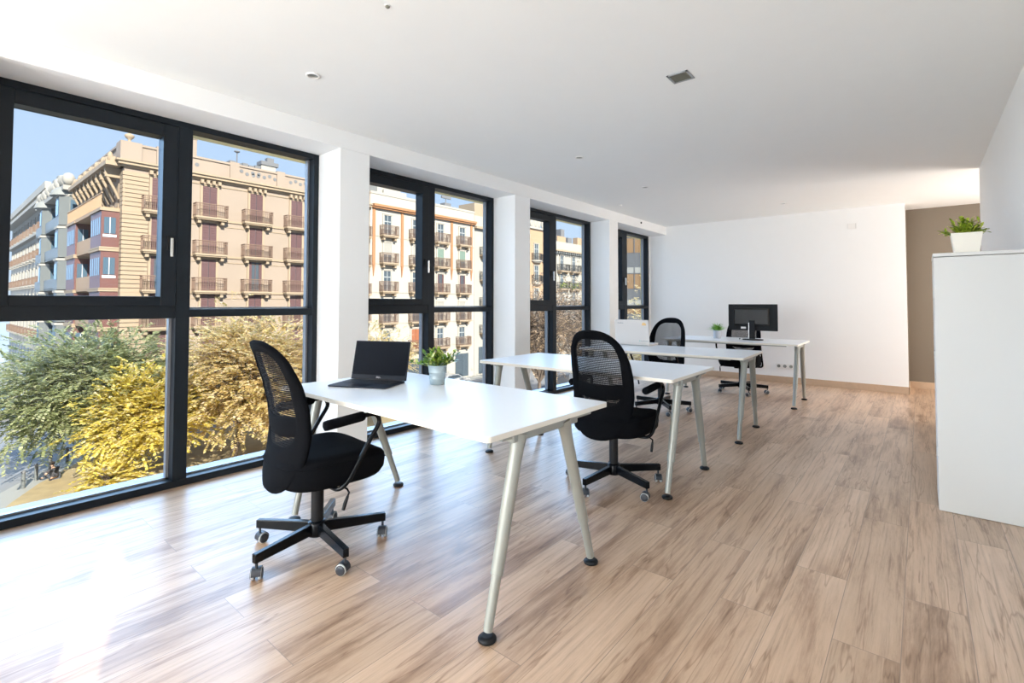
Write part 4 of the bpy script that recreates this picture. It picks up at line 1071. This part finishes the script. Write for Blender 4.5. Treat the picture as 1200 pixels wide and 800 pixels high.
# ------------------------------------------------------------------ trees
def tree(name, label, base, centre, rad, twigs, mleaf, mbark, leaf_l=0.13, leaf_w=0.05, nl=16, hollow=0.5, seed=1, bare=0, group=None, clumps=26, twig_l=0.75):
    rnd = random.Random(seed)
    t = empty(name, base, label=label, cat='tree', group=group)
    bx_, by_, bz_ = base; c = Vector(centre) - Vector(base)
    br_ = MB(); fo = MB()
    fork = Vector((c.x * 0.3, c.y * 0.3, max(1.2, (c.z) * 0.45)))
    br_.tube([(0, 0, 0), fork * 0.5, fork], [0.20, 0.16, 0.13], 9)
    cl = []
    for k in range(clumps):
        a = rnd.uniform(0, 2 * PI); e_ = math.asin(rnd.uniform(-0.75, 1.0)); q = rnd.uniform(hollow, 0.86)
        p = c + Vector((rad[0] * q * math.cos(a) * math.cos(e_), rad[1] * q * math.sin(a) * math.cos(e_), rad[2] * q * math.sin(e_)))
        if p.z < 0.6: p.z = 0.6 + rnd.uniform(0, 0.5)
        cl.append(p)
        mid = fork.lerp(p, 0.5) + Vector((rnd.uniform(-.3, .3), rnd.uniform(-.3, .3), rnd.uniform(0.0, .5)))
        br_.tube([fork, mid, p], [0.075, 0.045, 0.018], 6)
        for _ in range(1 + bare):
            pe = p + Vector((rnd.gauss(0, 1), rnd.gauss(0, 1), rnd.gauss(0.2, 0.8))) * 0.28 * rad[0]
            br_.tube([mid.lerp(p, rnd.uniform(0.3, 1)), p.lerp(pe, .5) + Vector((0, 0, .1)), pe], [0.025, 0.016, 0.008], 4)
    for k in range(twigs):
        p = rnd.choice(cl); sg = 0.30
        o_ = p + Vector((rnd.gauss(0, sg * rad[0]), rnd.gauss(0, sg * rad[1]), rnd.gauss(0, sg * 0.75 * rad[2])))
        if o_.z < 0.25: continue
        out = (o_ - c); out = out.normalized() if out.length > 1e-3 else Vector((0, 0, 1))
        d = (out + Vector((rnd.uniform(-.8, .8), rnd.uniform(-.8, .8), rnd.uniform(-.5, .45)))).normalized()
        side = d.cross(Vector((0, 0, 1)))
        if side.length < 1e-3: continue
        side.normalize(); L_ = twig_l * rnd.uniform(0.6, 1.2)
        for j in range(nl):
            q = (j // 2 + 1) / (nl / 2); s_ = 1 if j % 2 else -1
            pp = o_ + d * L_ * q - Vector((0, 0, 0.25 * L_ * q * q))
            ld = (side * s_ + d * 0.7 + Vector((0, 0, rnd.uniform(-0.4, 0.2)))).normalized()
            wv = ld.cross(Vector((rnd.uniform(-.4, .4), rnd.uniform(-.4, .4), 1))).normalized() * leaf_w * rnd.uniform(0.7, 1.2)
            ll = leaf_l * rnd.uniform(0.7, 1.25)
            fo.add([pp, pp + ld * ll * 0.5 + wv, pp + ld * ll, pp + ld * ll * 0.5 - wv], [(0, 1, 2, 3)])
    br_.build('branches', mbark, t); fo.build('crown', mleaf, t)
    return t
tree('street_tree', 'large grey green feathery tree at the left, behind the yellow tree', (-32.2, 6.6, GZ), (-32.2, 6.35, -3.55), (3.8, 3.8, 3.1), 4600, 'leafG', 'barkp', 0.21, 0.055, 18, 0.35, 3, clumps=70, twig_l=0.8)
tree('street_tree', 'bright yellow autumn tree in front of the grey green tree', (-29.2, 7.0, GZ), (-27.2, 7.7, -4.7), (2.2, 2.2, 2.2), 1700, 'leafY', 'bark', 0.20, 0.06, 18, 0.3, 5, clumps=34, twig_l=0.7)
tree('street_tree', 'wide pinkish yellow autumn tree behind the nearest chair', (-27.0, 11.6, GZ), (-26.2, 12.6, -3.2), (3.7, 3.6, 3.4), 4600, 'leafY2', 'bark', 0.19, 0.06, 18, 0.3, 8, clumps=64, twig_l=0.7)
tree('street_tree', 'low yellow shrub-like tree just above the sill at the lower left', (-24.9, 5.6, GZ), (-24.8, 5.5, -6.9), (1.0, 1.0, 0.8), 300, 'leafY', 'bark', 0.18, 0.06, 16, 0.2, 12, clumps=9, twig_l=0.55)
tree('street_tree', 'small brown and yellow tree just left of the dark laptop lid top', (-24.5, 19.5, GZ), (-24.3, 19.4, -2.6), (2.2, 2.2, 2.0), 900, 'leafY2', 'bark', 0.15, 0.05, 14, 0.3, 15, clumps=16)
tree('street_tree', 'brown twiggy winter tree filling the lower left of the third window', (-19.5, 31.0, GZ), (-19.5, 31.0, -1.4), (3.6, 3.6, 4.0), 1300, 'leafB', 'bark', 0.16, 0.05, 12, 0.2, 21, bare=10, clumps=44)
tree('street_tree', 'brown twiggy winter tree filling the lower right of the third window', (-20.5, 38.5, GZ), (-20.5, 38.5, -1.0), (3.7, 3.7, 4.4), 1300, 'leafB', 'bark', 0.16, 0.05, 12, 0.2, 23, bare=10, clumps=44)
tree('street_tree', 'golden brown tree in front of the modern grey block', (-12.0, 36.5, GZ), (-12.0, 36.5, -1.2), (3.4, 3.4, 4.4), 1300, 'leafY2', 'bark', 0.18, 0.06, 12, 0.2, 25, bare=5, clumps=36)

# ------------------------------------------------------------------ bollards, cars, seated man
def make_bollard():
    t = empty('bollard')
    MB().tube([(0, 0, 0), (0, 0, 0.78)], 0.075, 12).build('post', 'bluegrey', t)
    MB().lathe([(0.078, 0.76), (0.09, 0.79), (0.085, 0.86), (0.03, 0.90)], 12).build('cap', 'roof', t)
    return t
bo = make_bollard()
for k, (x, y, lab) in enumerate([(-30.9, 3.45, 'grey street bollard furthest from the seated man, towards the left frame'), (-31.9, 4.02, 'grey street bollard standing just left of the seated person'),
                                 (-33.5, 4.75, 'grey street bollard right behind the head of the seated person'), (-34.6, 5.6, 'grey street bollard furthest right, near the yellow tree')]):
    o = bo if k == 0 else copy_tree(bo)
    o.location = (x, y, GZ - 0.06 if k else GZ - 0.06); tag(o, lab, 'bollard', 'bollards along the lawn edge')
def car(x, y, rz, paint, label, van=False):
    t = empty('van' if van else 'car', (x, y, GZ - 0.06), rz, label, 'car')
    L_, W2 = (4.9, 0.95) if van else (4.2, 0.87)
    if van: prof = [(-L_ / 2, 0.35), (-L_ / 2, 1.9), (-L_ / 2 + 0.15, 2.1), (1.2, 2.1), (1.75, 1.25), (L_ / 2 - 0.1, 1.0), (L_ / 2, 0.6), (L_ / 2, 0.35)]
    else: prof = [(-L_ / 2, 0.4), (-L_ / 2 + 0.02, 0.85), (-L_ / 2 + 0.3, 1.02), (-1.35, 1.40), (0.25, 1.44), (1.0, 0.98), (L_ / 2 - 0.15, 0.80), (L_ / 2, 0.55), (L_ / 2 - 0.02, 0.3), (-L_ / 2 + 0.1, 0.3)]
    n = len(prof); vs = []
    for yy, ins in ((-W2, 0.0), (-W2 * 0.97, 0), (W2 * 0.97, 0), (W2, 0.0)):
        for px_, pz_ in prof:
            k_ = 0.13 if pz_ > 1.1 else 0.0
            vs.append((px_, yy * (1 - k_), pz_))
    fs = [tuple(range(n)), tuple(3 * n + i for i in range(n))[::-1]]
    for j in range(3):
        for i in range(n): fs.append((j * n + i, j * n + (i + 1) % n, (j + 1) * n + (i + 1) % n, (j + 1) * n + i))
    MB().add(vs, fs).build('body', paint, t, bevel=0.05)
    g = MB()
    for sy in (-1, 1):
        if van: q = [(0.3, 1.25), (1.55, 1.25), (1.12, 1.95), (0.3, 1.95)]
        else: q = [(-1.45, 1.0), (0.85, 1.0), (0.22, 1.36), (-1.2, 1.34)]
        yy = sy * (W2 * 0.885 + 0.03)
        v8 = [(a, yy - sy * 0.03 + (0.02 * sy if c_ < 1.1 else -0.02 * sy), c_) for a, c_ in q] + [(a, yy + (0.06 * sy if c_ < 1.1 else 0), c_) for a, c_ in q]
        g.add(v8, [(0, 1, 2, 3), (7, 6, 5, 4), (0, 4, 5, 1), (1, 5, 6, 2), (2, 6, 7, 3), (3, 7, 4, 0)])
    fr = ((1.24, 2.0), (1.70, 1.30)) if van else ((0.34, 1.40), (0.96, 1.03))
    g.add([(fr[0][0] + 0.04, -W2 * .8, fr[0][1]), (fr[0][0] + 0.04, W2 * .8, fr[0][1]), (fr[1][0] + 0.05, W2 * .85, fr[1][1]), (fr[1][0] + 0.05, -W2 * .85, fr[1][1])], [(0, 1, 2, 3)])
    g.build('side_windows', 'pane', t)
    for sx_ in (-1.3, 1.35):
        for sy in (-1, 1):
            wo3 = MB().lathe([(0.20, -0.10), (0.31, -0.10), (0.33, 0), (0.31, 0.10), (0.20, 0.10)], 20, T=TR(sx_, sy * (W2 - 0.08), 0.33) @ Matrix.Rotation(R90, 4, 'X')).build('wheel', 'tyre', t)
            MB().lathe([(0.19, -0.105), (0.20, 0.0), (0.19, 0.105)], 14, T=TR(sx_, sy * (W2 - 0.08), 0.33) @ Matrix.Rotation(R90, 4, 'X')).build('hub', 'leg', wo3)
    return t
car(-54.2, 3.9, 0.05, 'card', 'dark parked car cut off by the left edge of the window')
car(-36.6, 37.6, R90, 'carw', 'white car parked before the pale block, seen over the nearest desk')
car(-25.0, 44.6, R90 + 0.05, 'carw', 'white van in the street below the brown winter trees', True)
car(-30.0, 33.0, R90, 'carw', 'small white car on the road left of the brown winter trees')

def skin_mesh(name, joints, edges, m, parent, sub=2, loc=(0, 0, 0)):
    me = bpy.data.meshes.new(name); me.from_pydata([j[:3] for j in joints], edges, []); me.update(); me.materials.append(MT[m])
    o = bpy.data.objects.new(name, me); COL.objects.link(o)
    if parent: o.parent = parent
    o.location = loc
    s = o.modifiers.new('skin', 'SKIN'); s.use_smooth_shade = True; s.use_x_symmetry = False
    for i, j in enumerate(joints):
        v = me.skin_vertices[0].data[i]; v.radius = (j[3], j[3] if len(j) < 5 else j[4]); v.use_root = (i == 0)
    ss = o.modifiers.new('sub', 'SUBSURF'); ss.levels = sub; ss.render_levels = sub
    return o
# seated man: local +x is where he faces
t = empty('person', (-30.95, 4.62, GZ + 0.05), math.radians(205), 'person in a charcoal shirt sitting on the lawn edge, knees drawn up', 'person')
J = [(0, 0, 0.13, 0.10), (0.03, 0, 0.34, 0.10), (0.10, 0, 0.52, 0.11), (0.15, 0, 0.60, 0.06), (0.19, 0, 0.68, 0.055), (0.22, 0, 0.80, 0.098),
     (0.13, 0.19, 0.54, 0.045), (0.28, 0.25, 0.34, 0.047), (0.48, 0.10, 0.36, 0.034), (0.56, 0.06, 0.36, 0.036),
     (0.13, -0.19, 0.54, 0.045), (0.28, -0.25, 0.34, 0.047), (0.48, -0.10, 0.36, 0.034), (0.56, -0.06, 0.36, 0.036),
     (0.10, 0.10, 0.12, 0.06), (0.46, 0.14, 0.42, 0.05), (0.68, 0.12, 0.09, 0.04), (0.84, 0.13, 0.05, 0.038),
     (0.10, -0.10, 0.12, 0.06), (0.46, -0.14, 0.42, 0.05), (0.68, -0.12, 0.09, 0.04), (0.84, -0.13, 0.05, 0.038)]
Ed = [(0, 1), (1, 2), (2, 3), (3, 4), (4, 5), (2, 6), (6, 7), (7, 8), (8, 9), (2, 10), (10, 11), (11, 12), (12, 13), (0, 14), (14, 15), (15, 16), (16, 17), (0, 18), (18, 19), (19, 20), (20, 21)]
skin_mesh('body', J, Ed, 'skin', t)
JS = [(0, 0, 0.13, 0.165), (0.03, 0, 0.34, 0.16), (0.10, 0, 0.52, 0.185), (0.13, 0, 0.58, 0.09), (0.13, 0.19, 0.55, 0.078), (0.22, 0.235, 0.43, 0.066), (0.13, -0.19, 0.55, 0.078), (0.22, -0.235, 0.43, 0.066)]
skin_mesh('shirt', JS, [(0, 1), (1, 2), (2, 3), (2, 4), (4, 5), (2, 6), (6, 7)], 'cloth', t)
JT = [(-0.02, 0, 0.12, 0.17), (0.10, 0.10, 0.13, 0.11), (0.46, 0.14, 0.42, 0.082), (0.66, 0.12, 0.12, 0.06), (0.10, -0.10, 0.13, 0.11), (0.46, -0.14, 0.42, 0.082), (0.66, -0.12, 0.12, 0.06)]
skin_mesh('trousers', JT, [(0, 1), (1, 2), (2, 3), (0, 4), (4, 5), (5, 6)], 'jeans', t)
MB().ball((0.205, 0, 0.845), 0.108, 0.10, 0.095, 12, 8).build('hair', 'hair', t)
b = MB()
for sy in (-1, 1): b.ball((0.80, 0.13 * sy, 0.05), 0.13, 0.055, 0.05, 10, 6)
b.build('shoes', 'tyre', t)
